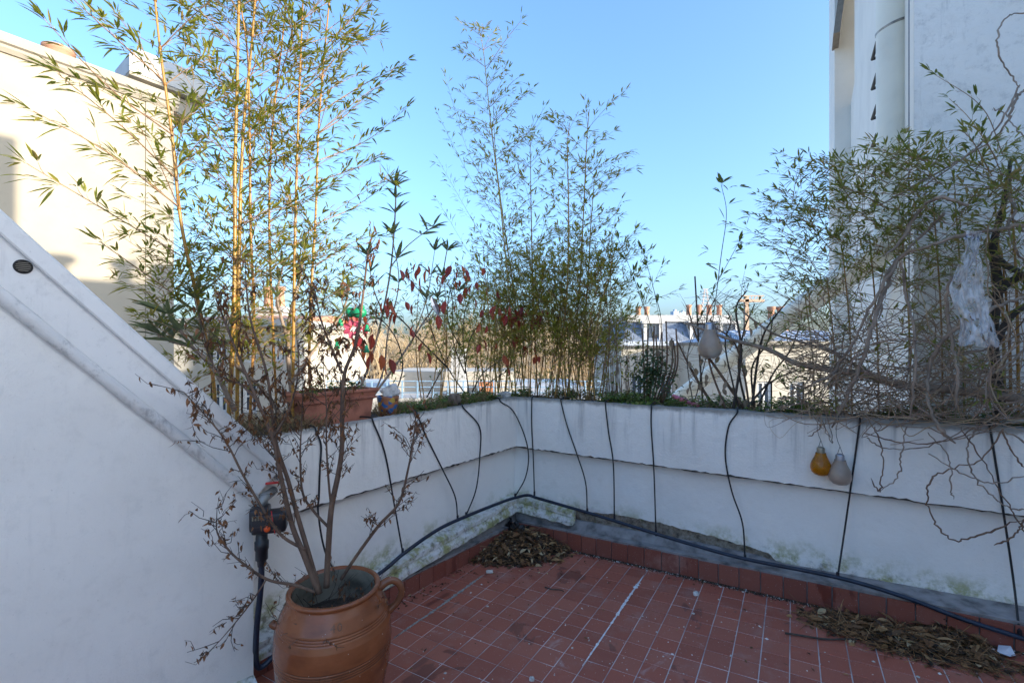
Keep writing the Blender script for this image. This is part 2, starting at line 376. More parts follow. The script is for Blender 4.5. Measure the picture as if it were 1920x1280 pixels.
def thing(name, label, cat, base, group=None):
    o = bpy.data.objects.new(name, None); COL.objects.link(o); o.empty_display_size = 0.1
    o.location = base; o['label'] = label; o['category'] = cat
    if group: o['group'] = group
    BASE[o.name] = Vector(base); return o
def part(mb, name, mat, parent, smooth=False, kind=None):
    b = BASE[parent.name]; o = mb.build(name, mat, parent, smooth, kind, base=b); BASE[o.name] = b; return o
def tag(o, label, cat, group=None):
    o['label'] = label; o['category'] = cat
    if group: o['group'] = group
    return o
def solo(mb, name, mat, label, cat, base, group=None, smooth=False):
    return tag(mb.build(name, mat, None, smooth, None, base=base), label, cat, group)
def structure(mb, name, mat, smooth=False, base=(0, 0, 0)): return mb.build(name, mat, None, smooth, 'structure', base=base)
RND = random.Random(11); random.seed(5)
def rv(a=1): return V(random.uniform(-a, a), random.uniform(-a, a), random.uniform(-a, a))

def panel(W, s0, s1, zb, zt, of, ob, ds=0.03, nz=10, amp=0.0015, seed=0, top=True, cot=0.0):
    """rough rendered slab standing in a wall frame: front grid, bottom lip and top"""
    mb = MB(); ns = max(2, int((s1 - s0) / ds)); rows = []
    ofn = of if callable(of) else (lambda s: of)
    for i in range(ns + 1):
        s = lerp(s0, s1, i / ns); a, b = zb(s), zt(s); col = []
        for j in range(nz + 1):
            z = lerp(a, b, j / nz); o = ofn(s)
            k = noise.noise(V(s * 9, z * 9, seed)) * amp * 1.5 + noise.noise(V(s * 31, z * 31, seed + 4)) * amp
            ss = s if i else s - (o) * cot
            col.append(W(ss, o + k, z))
        sb = s if i else s - ob * cot
        rows.append([W(sb, ob, a)] + col + [W(sb, ob, b)])
    m = nz + 3; vs = [p for r in rows for p in r]; fs = []
    for i in range(ns):
        for j in range(m - 1):
            fs.append((i * m + j, (i + 1) * m + j, (i + 1) * m + j + 1, i * m + j + 1))
    fs.append(tuple(range(m))); fs.append(tuple(reversed(range(ns * m, ns * m + m))))
    mb.add(vs, fs); return mb
COT = 1 / math.tan(math.acos(eL.dot(eR)) / 2)

# ------------------------------------------------------------------ ground, terrace slab, tiled floor
g = MB(); g.add([V(-2500, -1500, -18), V(2500, -1500, -18), V(2500, 4000, -18), V(-2500, 4000, -18)], [(0, 1, 2, 3)]); structure(g, 'ground', 'street_ground')
pl = [C0 + (nL + nR) * 0.40, C0 + nR * 0.44 + eR * 3.6, C0 + nR * 0.44 + eR * 3.6 + V(-3.2, -5.2, 0), C0 + nL * 0.44 + eL * 5.2, ]
g = MB(); n4 = len(pl); g.add([p + V(0, 0, -0.22) for p in pl] + [p + V(0, 0, -18) for p in pl],
      [tuple(range(n4))] + [(i, (i + 1) % n4, (i + 1) % n4 + n4, i + n4) for i in range(n4)]); structure(g, 'terrace_slab', 'plain_stucco')
# grout bed
g = MB(); q = []
for a, b in ((-34, -24), (34, -24), (34, 24), (-34, 24)): q.append(tO + tA * a * .1 + tB * b * .1 - fN * 0.0022)
g.add(q + [p - fN * 0.12 for p in q], [(0, 1, 2, 3), (0, 4, 5, 1), (1, 5, 6, 2), (2, 6, 7, 3), (3, 7, 4, 0), (7, 6, 5, 4)])
floor = structure(g, 'floor', 'grout')
tme = bpy.data.meshes.new('tile'); h = 0.0481; b_ = 0.0012
tme.from_pydata([(-h, -h, -.006), (h, -h, -.006), (h, h, -.006), (-h, h, -.006), (-h, -h, -b_), (h, -h, -b_), (h, h, -b_), (-h, h, -b_),
                 (-h + b_, -h + b_, 0), (h - b_, -h + b_, 0), (h - b_, h - b_, 0), (-h + b_, h - b_, 0)], [],
                [(8, 9, 10, 11), (4, 5, 9, 8), (5, 6, 10, 9), (6, 7, 11, 10), (7, 4, 8, 11), (0, 1, 5, 4), (1, 2, 6, 5), (2, 3, 7, 6), (3, 0, 4, 7)])
tme.materials.append(MATS['red_tile'])
cells = []
for a in range(-34, 34):
    for b in range(-24, 24):
        p = tO + tA * (a + .5) * .1 + tB * (b + .5) * .1; d = p - C0
        if d.dot(nL) > 0.03 or d.dot(nR) > 0.02 - 0.03 * max(0, d.dot(eR)): continue
        if p.y < -1.4 or p.x > 2.6 or (p - V(-0.961, 1.72, 0)).dot(nL) > -0.06 and p.y < 1.72: continue
        vis = 0
        if p.y > 0.5:
            X = 960 + F * p.x / p.y; Y = 650 + F * (CZ - p.z) / p.y
            if -40 < X < 1960 and Y < 1330: vis = 1 / (p - CAM).length ** 2 / (p - CAM).length
        cells.append((vis, a, b, p))
cells.sort(key=lambda c: -c[0]); rest = MB()
for i, (vis, a, b, p) in enumerate(cells):
    M3 = Matrix((tA, tB, fN)).transposed() @ (Matrix.Rotation(random.gauss(0, .005), 3, 'X') @ Matrix.Rotation(random.gauss(0, .005), 3, 'Y') @ Matrix.Rotation(random.gauss(0, .004), 3, 'Z'))
    off = p + fN * random.gauss(0, .0003)
    if i < 300 and vis > 0:
        o = bpy.data.objects.new('tile', tme); COL.objects.link(o); o.matrix_world = Matrix.Translation(off) @ M3.to_4x4(); o.parent = floor
    else:
        rest.add([M3 @ v.co + off for v in tme.vertices], [tuple(f.vertices) for f in tme.polygons])
o = rest.build('tile_field', 'red_tile', floor, kind='stuff')
# white filler run along one joint, grey mortar smears near the left planter
def smear(pts, w0, w1, seed, mat, name, th=0.004, n=90):
    P = catmull(pts, 26); mb = MB(); N = len(P); L = []; Rr = []
    for i, p in enumerate(P):
        d = (P[min(i + 1, N - 1)] - P[max(0, i - 1)]).normalized(); sd = fN.cross(d)
        t = i / (N - 1); k = lerp(w0, w1, t) * (0.25 + 1.6 * abs(noise.noise(V(i * .37, seed, 0))) + 1.0 * abs(noise.noise(V(i * 1.3, seed, 9)))) * min(1, 6 * t + .1, 6 * (1 - t) + .1)
        a = 0.4 * k * noise.noise(V(i * .8, seed, 3))
        L.append(p + sd * (k + a)); Rr.append(p - sd * (k - a))
    for i in range(N - 1):
        u = fN * th * random.uniform(.6, 1.1)
        mb.add([L[i], Rr[i], Rr[i + 1], L[i + 1], (L[i] + Rr[i]) / 2 + u, (L[i + 1] + Rr[i + 1]) / 2 + u], [(0, 4, 5, 3), (4, 1, 2, 5)])
    return mb.build(name, mat, floor, smooth=True)
smear([onF(1207, 1078, .002), onF(1178, 1120, .002), onF(1135, 1185, .002), onF(1092, 1248, .002)], .010, .0055, 3, 'filler_white', 'joint_filler')
smear([onF(905, 1078, .002), onF(858, 1112, .002), onF(815, 1143, .002), onF(772, 1172, .002), onF(738, 1196, .002)], .012, .006, 8, 'mortar_grey', 'mortar_smear')

# ------------------------------------------------------------------ masonry planters (left and right)
def wallthing(W, name, label, ends, ztop, zstep, plaster, skirt_o, skirt_h, s_end, mir):
    t = thing(name, label, 'planter wall', W(0.6, 0, 0)); jag = lambda s, k: 0.007 * noise.noise(V(s * 9, k, 0)) + 0.008 * noise.noise(V(s * 37, k, 2))
    part(panel(W, 0, s_end, lambda s: zstep(s) + jag(s, mir), lambda s: ztop(s) + 0.4 * jag(s, mir + 5), 0.0, 0.07, 0.025, 12, .0016, mir, cot=COT), 'upper_band', 'planter_upper', t)
    part(panel(W, 0, s_end, lambda s: zstep(s) - .007 + .7 * jag(s, mir + 9), lambda s: zstep(s) + .012, 0.004, 0.05, 0.02, 2, .002, mir + 60, cot=COT), 'step_shadow_strip', 'step_shadow_dark', t)  # dark strip that paints the step's shadow line below the upper band
    part(panel(W, 0, s_end, plaster, lambda s: zstep(s) + 0.02, 0.052, 0.09, 0.012, 14, .0016, mir + 20, cot=COT), 'lower_wall', 'planter_lower', t)
    part(panel(W, 0, s_end, lambda s: -0.2, lambda s: plaster(s) + 0.06, lambda s: 0.066, 0.3, 0.03, 8, .006, mir + 30, cot=COT), 'rubble_core', 'rubble', t)
    part(panel(W, 0, s_end, lambda s: -0.3, lambda s: ztop(s) - 0.05, 0.36, 0.42, 0.2, 2, .0, mir + 40, cot=COT), 'outer_wall', 'plain_stucco', t)
    return t
sk = MB
topR = pw([(0, .963), (2.0, .9765), (3.4, .985)]); stepR = pw([(0, .624), (3.4, .619)])
plR_pts = [szR(x, y, .04) for x, y in ((985, 930), (1040, 945), (1076, 958), (1160, 966), (1240, 982), (1310, 1000), (1390, 1022), (1442, 1038), (1452, 1052), (1500, 1064), (1571, 1078), (1640, 1102), (1700, 1120), (1730, 1133), (1800, 1146), (1850, 1160), (1915, 1172))]
plR = pw([(0, plR_pts[0][1])] + plR_pts + [(3.4, .12)])
def plasterR(s): return plR(s) + .008 * noise.noise(V(s * 17, 0, 0)) + .006 * noise.noise(V(s * 53, 1, 0))
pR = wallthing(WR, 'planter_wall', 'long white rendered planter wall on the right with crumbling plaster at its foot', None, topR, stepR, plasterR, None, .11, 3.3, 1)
topL = pw([(0, .963), (1.75, .951), (2.4, .949)]); stepL = pw([(0, .624), (2.4, .618)])
mTL = pw([(0, .278), (1.06, .207), (1.9, .15)]); mBL = pw([(0, .178), (1.06, .115), (1.9, .075)])
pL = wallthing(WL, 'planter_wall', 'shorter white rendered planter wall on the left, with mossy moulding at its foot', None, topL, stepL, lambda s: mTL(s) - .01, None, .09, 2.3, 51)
# moulding: long on the left wall, a broken piece on the right by the corner
def moulding(W, s0, s1, zt, zb, seed, ragged):
    mb = MB(); N = int((s1 - s0) / .012); prof = [(.05, 1.06), (.012, 1.0), (-.014, .86), (-.016, .62), (-.006, .55), (-.012, .48), (-.022, .30), (-.024, .02), (-.018, -.02), (.03, -.02)]; m_ = len(prof); vs = []
    for i in range(N + 1):
        s = lerp(s0, s1, i / N); a, b = zb(s), zt(s)
        for j, (o, k) in enumerate(prof):
            oo = o + .0025 * noise.noise(V(s * 25, k * 4, seed))
            z = lerp(a, b, k) + (.010 * noise.noise(V(s * 19, seed, 0)) if k < .1 else 0)
            vs.append(W(s - oo * COT if i == 0 and s0 == 0 else s + (ragged * noise.noise(V(k * 5, seed, 2)) if i == N else 0), oo, z))
    fs = [(i * m_ + j, (i + 1) * m_ + j, (i + 1) * m_ + j + 1, i * m_ + j + 1) for i in range(N) for j in range(m_ - 1)] + [tuple(range(N * m_, N * m_ + m_))]
    mb.add(vs, fs); return mb
part(moulding(WL, 0, 1.95, mTL, mBL, 3, 0), 'base_moulding', 'moulding_mat', pL)
mR = szR(1072, 985, -.02)[0]
part(moulding(WR, 0, mR, lambda s: plR(s) + .012, lambda s: lerp(.178, .165, s / mR), 7, .05), 'base_moulding', 'moulding_mat', pR)
# cement fillet and red skirting tiles
def skirting(W, oF, hgt, s0, s1, par, seed, topk):
    def base(s):
        p = W(s, oF(s), 0); return fz(p.x, p.y)
    cem = MB(); N = int((s1 - s0) / .03); vs = []
    for i in range(N + 1):
        s = lerp(s0, s1, i / N); z0 = base(s); o = oF(s); zz = z0 + hgt
        k = .004 * noise.noise(V(s * 12, seed, 1))
        for oo, z in ((o + .004, z0 - .03), (o + .004, zz - .002), (o + .002 + k, zz + .008), (lerp(o, .05, .5), zz + .012 + k), (.048, max(zz + .016, topk(s)) + k), (.07, max(zz + .016, topk(s)) + k)):
            vs.append(W(s - oo * COT if i == 0 else s, oo, z))
    cem.add(vs, [(i * 6 + j, i * 6 + 6 + j, i * 6 + 7 + j, i * 6 + j + 1) for i in range(N) for j in range(5)])
    part(cem, 'cement_fillet', 'cement', par, smooth=False)
    n = int((s1 - s0 - .02) / .1); d = (W(1, oF(1), 0) - W(0, oF(0), 0)).normalized(); nn = V(-d.y, d.x, 0)
    if nn.dot(W(0, 1, 0) - W(0, 0, 0)) > 0: nn = -nn
    for i in range(n):
        sa = s0 + .012 + i * .1; sb = sa + .0955
        A, B = W(sa, oF(sa), base(sa) + .001), W(sb, oF(sb), base(sb) + .001); hh = V(0, 0, hgt - .004 + random.gauss(0, .0015))
        mb = MB(); t = .006; e = .0015
        P = [A, B, B + hh, A + hh]; mid = sum(P, V(0, 0, 0)) / 4
        Q = [p + nn * t for p in P]; Q2 = [q_ + (mid - p).normalized() * e + nn * (.0012 + random.gauss(0, .0004)) for p, q_ in zip(P, Q)]
        mb.add(P + Q + Q2, [(8, 9, 10, 11)] + [(j + 4, (j + 1) % 4 + 4, (j + 1) % 4 + 8, j + 8) for j in range(4)] + [(j, (j + 1) % 4, (j + 1) % 4 + 4, j + 4) for j in range(4)])
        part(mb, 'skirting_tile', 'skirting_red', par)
skirting(WR, lambda s: -.022 - .030 * s, .108, 0, 3.2, pR, 1, lambda s: pw([(0, .168), (1.1, .20), (1.5, .20), (1.7, .10)])(s))
skirting(WL, lambda s: -.012, .088, 0, 1.9, pL, 2, lambda s: mBL(s) + .006)
# soil in the planters
def soil(W, ztop, s1, par, seed):
    mb = MB(); ns, no = int(s1 / .05), 7; vs = []
    for i in range(ns + 1):
        for j in range(no + 1):
            s = s1 * i / ns; o = lerp(.07, .36, j / no)
            vs.append(W(s - o * COT if i == 0 else s, o, ztop(s) - .022 + .022 * noise.noise(V(s * 6, o * 8, seed)) + .01 * noise.noise(V(s * 25, o * 25, seed))))
    mb.add(vs, [(i * (no + 1) + j, (i + 1) * (no + 1) + j, (i + 1) * (no + 1) + j + 1, i * (no + 1) + j + 1) for i in range(ns) for j in range(no)])
    part(mb, 'soil', 'soil', par, smooth=True)
soil(WR, topR, 3.3, pR, 1); soil(WL, topL, 2.3, pL, 2)

# ------------------------------------------------------------------ sloping parapet on the left
Q0 = V(-0.961, 1.72, 0); iN = -nL
def WS(t, i, z): return Q0 + eL * t + iN * i + V(0, 0, z)
def szS(x, y, i=0): p = hit(x, y, Q0 + iN * i, nL); return (p - Q0).dot(eL), p.z
par = thing('sloping_parapet', 'white stucco parapet wall with sloping coping at the far left', 'parapet wall', WS(.4, -.1, 0))
lowz = lambda t: .755 + 1.088 * t
T1 = 2.6
ns, nz = 90, 40; mb = MB(); vs = []
for i in range(ns + 1):
    t = T1 * i / ns
    for j in range(nz + 1):
        z = lerp(-.05, lowz(t) + .03, j / nz); k = .0035 * noise.noise(V(t * 7, z * 7, 3)) + .0018 * noise.noise(V(t * 26, z * 26, 1))
        if i == 0: k -= .004 * abs(noise.noise(V(z * 12, 5, 5)))
        vs.append(WS(t, k, z))
mb.add(vs, [(i * (nz + 1) + j, (i + 1) * (nz + 1) + j, (i + 1) * (nz + 1) + j + 1, i * (nz + 1) + j + 1) for i in range(ns) for j in range(nz)])
e0 = [WS(0, .0, -.05), WS(0, -.0, lowz(0) + .03), WS(0, -.30, lowz(0) + .03), WS(0, -.30, -.05)]
e1 = [WS(T1, .0, -.05), WS(T1, 0, lowz(T1) + .03), WS(T1, -.30, lowz(T1) + .03), WS(T1, -.30, -.05)]
mb.add(e0 + e1, [(0, 1, 2, 3), (1, 5, 6, 2), (2, 6, 7, 3), (4, 7, 6, 5)])
part(mb, 'wall', 'parapet_wall', par, smooth=True)
sl = V(eL.x, eL.y, 1.09).normalized(); pu = (V(0, 0, 1) - sl * sl.z).normalized()     # along and square to the slope
def sweep(prof, t0, t1, n=40, wob=.0012, seed=0, org=None):
    mb = MB(); vs = []; m_ = len(prof); L0 = WS(0, 0, .755)
    for i in range(n + 1):
        t = lerp(t0, t1, i / n)
        for (i_, w_) in prof:
            k = wob * noise.noise(V(t * 5, i_ * 30 + w_ * 20, seed)); vs.append(L0 + sl * t + iN * (i_ + k) + pu * (w_ + k))
    fs = [(i * m_ + j, (i + 1) * m_ + j, (i + 1) * m_ + j + 1, i * m_ + j + 1) for i in range(n) for j in range(m_ - 1)] + [tuple(range(m_)), tuple(reversed(range(n * m_, n * m_ + m_)))]
    mb.add(vs, fs); return mb
SL = T1 * 1.45
roll = [(-.02, -.006)] + [(.008 + .017 * math.cos(a), .002 + .017 * math.sin(a)) for a in [math.radians(x) for x in (-120, -85, -50, -15, 20, 55, 90)]] + [(-.02, .02)]
part(sweep(roll, -.01, SL, 120, .003, 2), 'roll_moulding', 'roll_mat', par, smooth=True)
part(sweep([(-.29, .012), (.006, .014), (.008, .05), (.007, .112), (-.29, .12)], 0.0, SL, 60, .0015, 3), 'coping_band', 'coping_mat', par)
part(sweep([(-.30, .112), (.018, .108), (.022, .112), (.021, .146), (.012, .153), (-.30, .150)], -.055, SL, 60, .0012, 4), 'coping_cap', 'coping_mat', par)
tab = MB(); a_ = WS(0, 0, .755) - sl * .055 + pu * .11
tab.bevel_box(a_ + iN * .012 - V(0, 0, .02), eL * .012, iN * .006, V(0, 0, .05), .004); part(tab, 'drip_end', 'coping_mat', par)
ft = MB(); z0 = fz(Q0.x, Q0.y)
ft.add([WS(-.002, .0, z0 - .03), WS(-.002, .10, z0 - .03), WS(.30, .10, z0 - .05), WS(.30, 0, z0 - .05), WS(.0, .0, z0 + .075), WS(.0, .09, z0 + .022), WS(.30, .09, z0 + .03), WS(.30, 0, z0 + .10)],
       [(4, 5, 6, 7), (0, 1, 5, 4), (1, 2, 6, 5), (2, 3, 7, 6)]); part(ft, 'foot_block', 'moulding_mat', par)
vp = thing('vent_plug', 'small round black vent cover on the sloping white coping', 'vent cover', hit(43, 500, Q0 + iN * .008, nL))
pp = BASE[vp.name]
part(MB().lathe(pp - iN * .004, [(.0185, 0), (.0192, .005), (.0175, .008), (.0150, .008), (.0146, .005), (.0, .005)], 28, iN), 'rim', 'black_iron', vp, smooth=True)
gr = MB()
for k in range(-2, 3):
    wd = math.sqrt(max(0, .0143 ** 2 - (k * .0052) ** 2)); gr.box(pp + iN * .0020 + eL * -wd + V(0, 0, k * .0052 - .0010), eL * 2 * wd, iN * .0045, V(0, 0, .0020))
part(gr, 'grille', 'gutter_zinc', vp)

# ------------------------------------------------------------------ cream building beyond the left planter
B0 = V(-4.755, 6.5, 0); zT = CZ + (650 - 205) / F * 6.5
cb = thing('cream_building', 'tall cream rendered gable wall rising behind the bamboo at left', 'building', B0 + V(0, 0, -18))
def WB(t, i, z): return B0 + eL * t + iN * i + V(0, 0, z)
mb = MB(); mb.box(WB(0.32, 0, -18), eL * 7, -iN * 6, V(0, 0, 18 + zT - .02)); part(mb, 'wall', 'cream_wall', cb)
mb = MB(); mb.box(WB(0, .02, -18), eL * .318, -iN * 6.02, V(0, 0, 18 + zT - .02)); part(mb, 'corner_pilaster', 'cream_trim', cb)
def prism(t0, t1, prof):
    mb = MB(); m_ = len(prof); mb.add([WB(t0, i, zT + z) for i, z in prof] + [WB(t1, i, zT + z) for i, z in prof], [(j, (j + 1) % m_, (j + 1) % m_ + m_, j + m_) for j in range(m_)] + [tuple(range(m_)), tuple(reversed(range(m_, 2 * m_)))]); return mb
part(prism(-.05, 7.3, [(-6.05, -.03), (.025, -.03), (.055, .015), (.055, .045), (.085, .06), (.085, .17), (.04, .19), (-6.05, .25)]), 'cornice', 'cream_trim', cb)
pot = at(110, 112, 6.3); pz = pot.z - .12
mb = MB(); mb.lathe(V(pot.x, pot.y, pz), [(.165, 0), (.16, .20), (.175, .21), (.175, .26), (.15, .26), (.145, .05)], 28)
solo(mb, 'chimney_pot', 'terracotta_far', 'short terracotta chimney pot on the cream building', 'chimney pot', (pot.x, pot.y, pz), smooth=True)
cw = at(303, 205, 7.0); cw.z = zT + .2; CK = .78; cowl = thing('chimney_cowl', 'white metal box cowl on the roof edge of the cream building', 'chimney cowl', cw)
ux, uy = eL, iN
mb = MB(); mb.bevel_box(cw + V(0, 0, .10), ux * .33, uy * .22, V(0, 0, .13), .01); part(mb, 'stem', 'cream_trim', cowl)
mb = MB(); mb.bevel_box(cw + V(0, 0, .27), ux * .47, uy * .34, V(0, 0, .022), .006); part(mb, 'base_plate', 'cream_trim', cowl)
mb = MB(); b0 = cw + V(0, 0, .30); vs = []
for zz, fx, fy in ((0, .45, .33), (.0, .47, .34), (.24, .47, .34), (.37, .35, .24), (.40, .35, .24)):
    for sx, sy in ((-1, -1), (1, -1), (1, 1), (-1, 1)): vs.append(b0 + ux * fx * sx + uy * fy * sy + V(0, 0, zz))
mb.add(vs, [(i * 4 + j, i * 4 + (j + 1) % 4, i * 4 + 4 + (j + 1) % 4, i * 4 + 4 + j) for i in range(4) for j in range(4)] + [(16, 17, 18, 19), (3, 2, 1, 0)]); part(mb, 'hood', 'cowl_white', cowl)
mb = MB(); mb.lathe(b0 + uy * .34 + V(0, 0, .17), [(.02, 0), (.02, .012), (0, .012)], 12, uy); part(mb, 'bolt', 'black_iron', cowl)
solo(MB().tube(catmull([at(66, 100, 6.1), at(110, 102, 6.4), at(150, 122, 6.6), at(200, 152, 6.6), at(215, 158, 6.6)], 6), .012, 6), 'cable', 'cable_white', 'white cable running along the roof edge past the terracotta pot', 'cable', at(66, 100, 6.1))

# ------------------------------------------------------------------ white house on the right
HT = 4.45; HO = .55; HS = 2.197
rh = thing('white_house', 'tall white stuccoed house wall at the right edge behind the vines', 'house', WR(HS, HO, 0))
mb = MB(); ns, nz = 50, 70; vs = []
for i in range(ns + 1):
    for j in range(nz + 1):
        t = lerp(0, 3.2, i / ns); z = lerp(-.6, HT, j / nz); k = .010 * noise.noise(V(t * 3, z * 3, 2)) + .005 * noise.noise(V(t * 11, z * 11, 1)); vs.append(WR(HS + t, HO - .03 + (k if i else 0), z))
mb.add(vs, [(i * (nz + 1) + j, (i + 1) * (nz + 1) + j, (i + 1) * (nz + 1) + j + 1, i * (nz + 1) + j + 1) for i in range(ns) for j in range(nz)])
part(mb, 'front_wall', 'right_stucco', rh, smooth=True)
mb = MB(); mb.box(WR(HS, HO - .02, -6), eR * 4, nR * 4.1, V(0, 0, 6 + HT)); part(mb, 'side_wall', 'plain_stucco', rh)
mb = MB(); mb.box(WR(HS, 1.05, HT), eR * 4, nR * 3.03, V(0, 0, 4)); part(mb, 'upper_storey', 'plain_stucco', rh)
K1 = WR(HS - .17, HO + 4.085, -6)
mb = MB(); mb.box(K1, eR * 3, nR * 1.6, V(0, 0, 14.5)); part(mb, 'rear_wing', 'plain_stucco', rh)
g0 = at(1568, 62, 5.75); g1 = at(1602, -190, 5.75)
mb = MB(); mb.box(g0 - eR * .03, (g1 - g0), eR * .07, nR * .4 - nR * .0); part(mb, 'verge_board', 'gutter_zinc', rh)
for yy in (65, 125, 185, 240, 300, 360):
    p = hit(1662, yy, WR(HS, 0, 0), eR); mb = MB()
    mb.tube([p + eR * .02, p - eR * .05 + V(0, 0, -.02) + nR * .02, p - eR * .055 - V(0, 0, .025) + nR * .26, p + eR * .02 + nR * .28], .012, 6)
    mb.tube([p + eR * .02 + V(0, 0, .09) + nR * .04, p - eR * .05 + V(0, 0, -.02) + nR * .02], .009, 6)
    part(mb, 'ladder_rung', 'black_iron', rh)
P = [at(1675, -260, 2.82), at(1675, 120, 2.82), at(1675, 380, 2.82), at(1662, 455, 2.86), at(1610, 500, 3.1), at(1500, 578, 3.8), at(1400, 650, 4.6), at(1330, 702, 5.2), at(1240, 770, 5.9), at(1170, 830, 6.4)]
fl = thing('flue_pipe', 'fat cream flue pipe running down the white house then slanting away', 'pipe', V(P[2].x, P[2].y, P[2].z))
part(MB().tube(catmull(P, 8), .085, 24), 'pipe', 'pipe_cream', fl, smooth=True)
mb = MB(); cc = at(1675, 52, 2.82); mb.lathe(cc, [(.085, -.008), (.090, -.006), (.090, .006), (.085, .008)], 28, V(-.25, 0, 1)); part(mb, 'clamp_ring', 'tap_metal', fl)
mb = MB(); mb.tube([cc + V(.08, .02, 0), cc + V(.14, .06, .02)], .008, 6); part(mb, 'clamp_bolt', 'black_iron', fl)
P = [at(1707, y, 2.60) for y in (-200, 200, 420, 700)]
solo(MB().tube(P, .010, 10), 'conduit', 'pipe_grey', 'thin dark grey conduit beside the fat cream flue pipe', 'conduit', P[1], smooth=True)
# unseen wall added to shade the terrace; chimneys inferred from shadows on the cream wall
ew = thing('shade_wall', 'unseen white wall added to shade the terrace, chimneys inferred from their shadows', 'wall', WR(3.5, -1, 0))
part(MB().box(WR(3.5, -4.6, -.2), eR * .3, nR * 3.1, V(0, 0, 2.95)), 'high_shade_wall', 'plain_stucco', ew)
part(MB().box(WR(3.5, -1.497, -.2), eR * .3, nR * .64, V(0, 0, 2.40)), 'low_shade_wall', 'plain_stucco', ew)
part(MB().box(WR(3.5, -.854, -.2), eR * .45, nR * .21, V(0, 0, 6.25)), 'inferred_tall_stack', 'plain_stucco', ew)
part(MB().box(WR(3.5, -.641, -.2), eR * .45, nR * 1.16, V(0, 0, 4.70)), 'chimney_stack', 'plain_stucco', ew)
for o in (-.28, .32):
    part(MB().lathe(WR(3.72, o, 4.502), [(.09, 0), (.075, .22), (.15, .24), (.15, .30), (.07, .31)], 16), 'chimney_pot', 'terracotta', ew, smooth=True)

# ------------------------------------------------------------------ distant town
def yz(y, d): return CZ + (650 - y) / F * d
def xd(x, d): return (x - 960) / F * d
def facade(par, x0, x1, d, zb, zt, rects, wallmat, dep=5):
    """front wall facing the camera with real window openings: rects (x0,x1,z0,z1)"""
    xs = sorted({x0, x1, *[r[0] for r in rects], *[r[1] for r in rects]}); zs = sorted({zb, zt, *[r[2] for r in rects], *[r[3] for r in rects]})
    mb = MB()
    for a, b in zip(xs, xs[1:]):
        for c, e in zip(zs, zs[1:]):
            mx, mz = (a + b) / 2, (c + e) / 2
            if any(r[0] < mx < r[1] and r[2] < mz < r[3] for r in rects): continue
            mb.add([V(a, d, c), V(b, d, c), V(b, d, e), V(a, d, e)], [(0, 1, 2, 3)])
    mb.add([V(x0, d, zb), V(x0, d + dep, zb), V(x0, d + dep, zt), V(x0, d, zt), V(x1, d, zb), V(x1, d + dep, zb), V(x1, d + dep, zt), V(x1, d, zt)], [(0, 1, 2, 3), (4, 7, 6, 5), (3, 2, 6, 7), (1, 5, 6, 2)])
    part(mb, 'wall', wallmat, par)
    for (a, b, c, e) in rects:
        fr = MB(); t = .09
        for bx in ((a, c, t, e - c), (b - t, c, t, e - c), (a + t, c, b - a - 2 * t, t), (a + t, e - t, b - a - 2 * t, t), ((a + b) / 2 - t / 2, c + t, t, e - c - 2 * t)):
            fr.box(V(bx[0], d + .10, bx[1]), V(bx[2], 0, 0), V(0, .06, 0), V(0, 0, bx[3]))
        mid = (c + e) / 2; fr.box(V(a + t, d + .11, mid), V((b - a) / 2 - 1.5 * t, 0, 0), V(0, .04, 0), V(0, 0, .05)); fr.box(V((a + b) / 2 + t / 2, d + .11, mid), V((b - a) / 2 - 1.5 * t, 0, 0), V(0, .04, 0), V(0, 0, .05))
        wo = part(fr, 'window', 'frame_white', par)
        part(MB().box(V(a, d + .13, c), V(b - a, 0, 0), V(0, .01, 0), V(0, 0, e - c)), 'pane', 'glass_dark', wo)
def chimney(par, x, d, z0, z1, wd, pots, mat, dp=.9):
    st = part(MB().box(V(x - wd / 2, d, z0), V(wd, 0, 0), V(0, dp, 0), V(0, 0, z1 - z0)).box(V(x - wd / 2 - .08, d - .08, z1 + .003), V(wd + .16, 0, 0), V(0, dp + .16, 0), V(0, 0, .18)), 'chimney_stack', mat, par)
    for k in range(pots):
        px = x - wd / 2 + wd * (k + .5) / pots
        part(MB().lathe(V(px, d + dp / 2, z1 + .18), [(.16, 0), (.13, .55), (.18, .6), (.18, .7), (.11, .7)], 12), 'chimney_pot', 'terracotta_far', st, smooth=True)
# house with a slate mansard, right of centre
d = 24.0
ba = thing('mansard_house', 'pale house with blue slate mansard and dormers beyond the right planter', 'building', V(xd(1250, d), d, -18))
zc = yz(648, d)
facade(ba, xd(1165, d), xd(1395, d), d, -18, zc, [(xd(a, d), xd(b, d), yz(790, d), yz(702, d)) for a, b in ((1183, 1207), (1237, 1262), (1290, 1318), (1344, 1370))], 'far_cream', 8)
part(MB().box(V(xd(1160, d), d - .35, zc + .003), V(xd(1400, d) - xd(1160, d), 0, 0), V(0, 8, 0), V(0, 0, .22)), 'cornice', 'zinc', ba)
zm = yz(602, d)
mb = MB(); x0, x1 = xd(1168, d), xd(1392, d); a, b = zc + .226, zm
mb.add([V(x0, d, a), V(x1, d, a), V(x1 - .4, d + .7, b), V(x0 + .4, d + .7, b), V(x0, d + 7.6, a), V(x1, d + 7.6, a), V(x1 - .4, d + 7, b), V(x0 + .4, d + 7, b)], [(0, 1, 2, 3), (1, 5, 6, 2), (4, 0, 3, 7), (3, 2, 6, 7), (5, 4, 7, 6)]); part(mb, 'mansard_roof', 'slate', ba)
part(MB().box(V(x0 + .3, d + .55, b + .003), V(x1 - x0 - .6, 0, 0), V(0, 6.5, 0), V(0, 0, .35)), 'roof_ridge', 'far_white', ba)
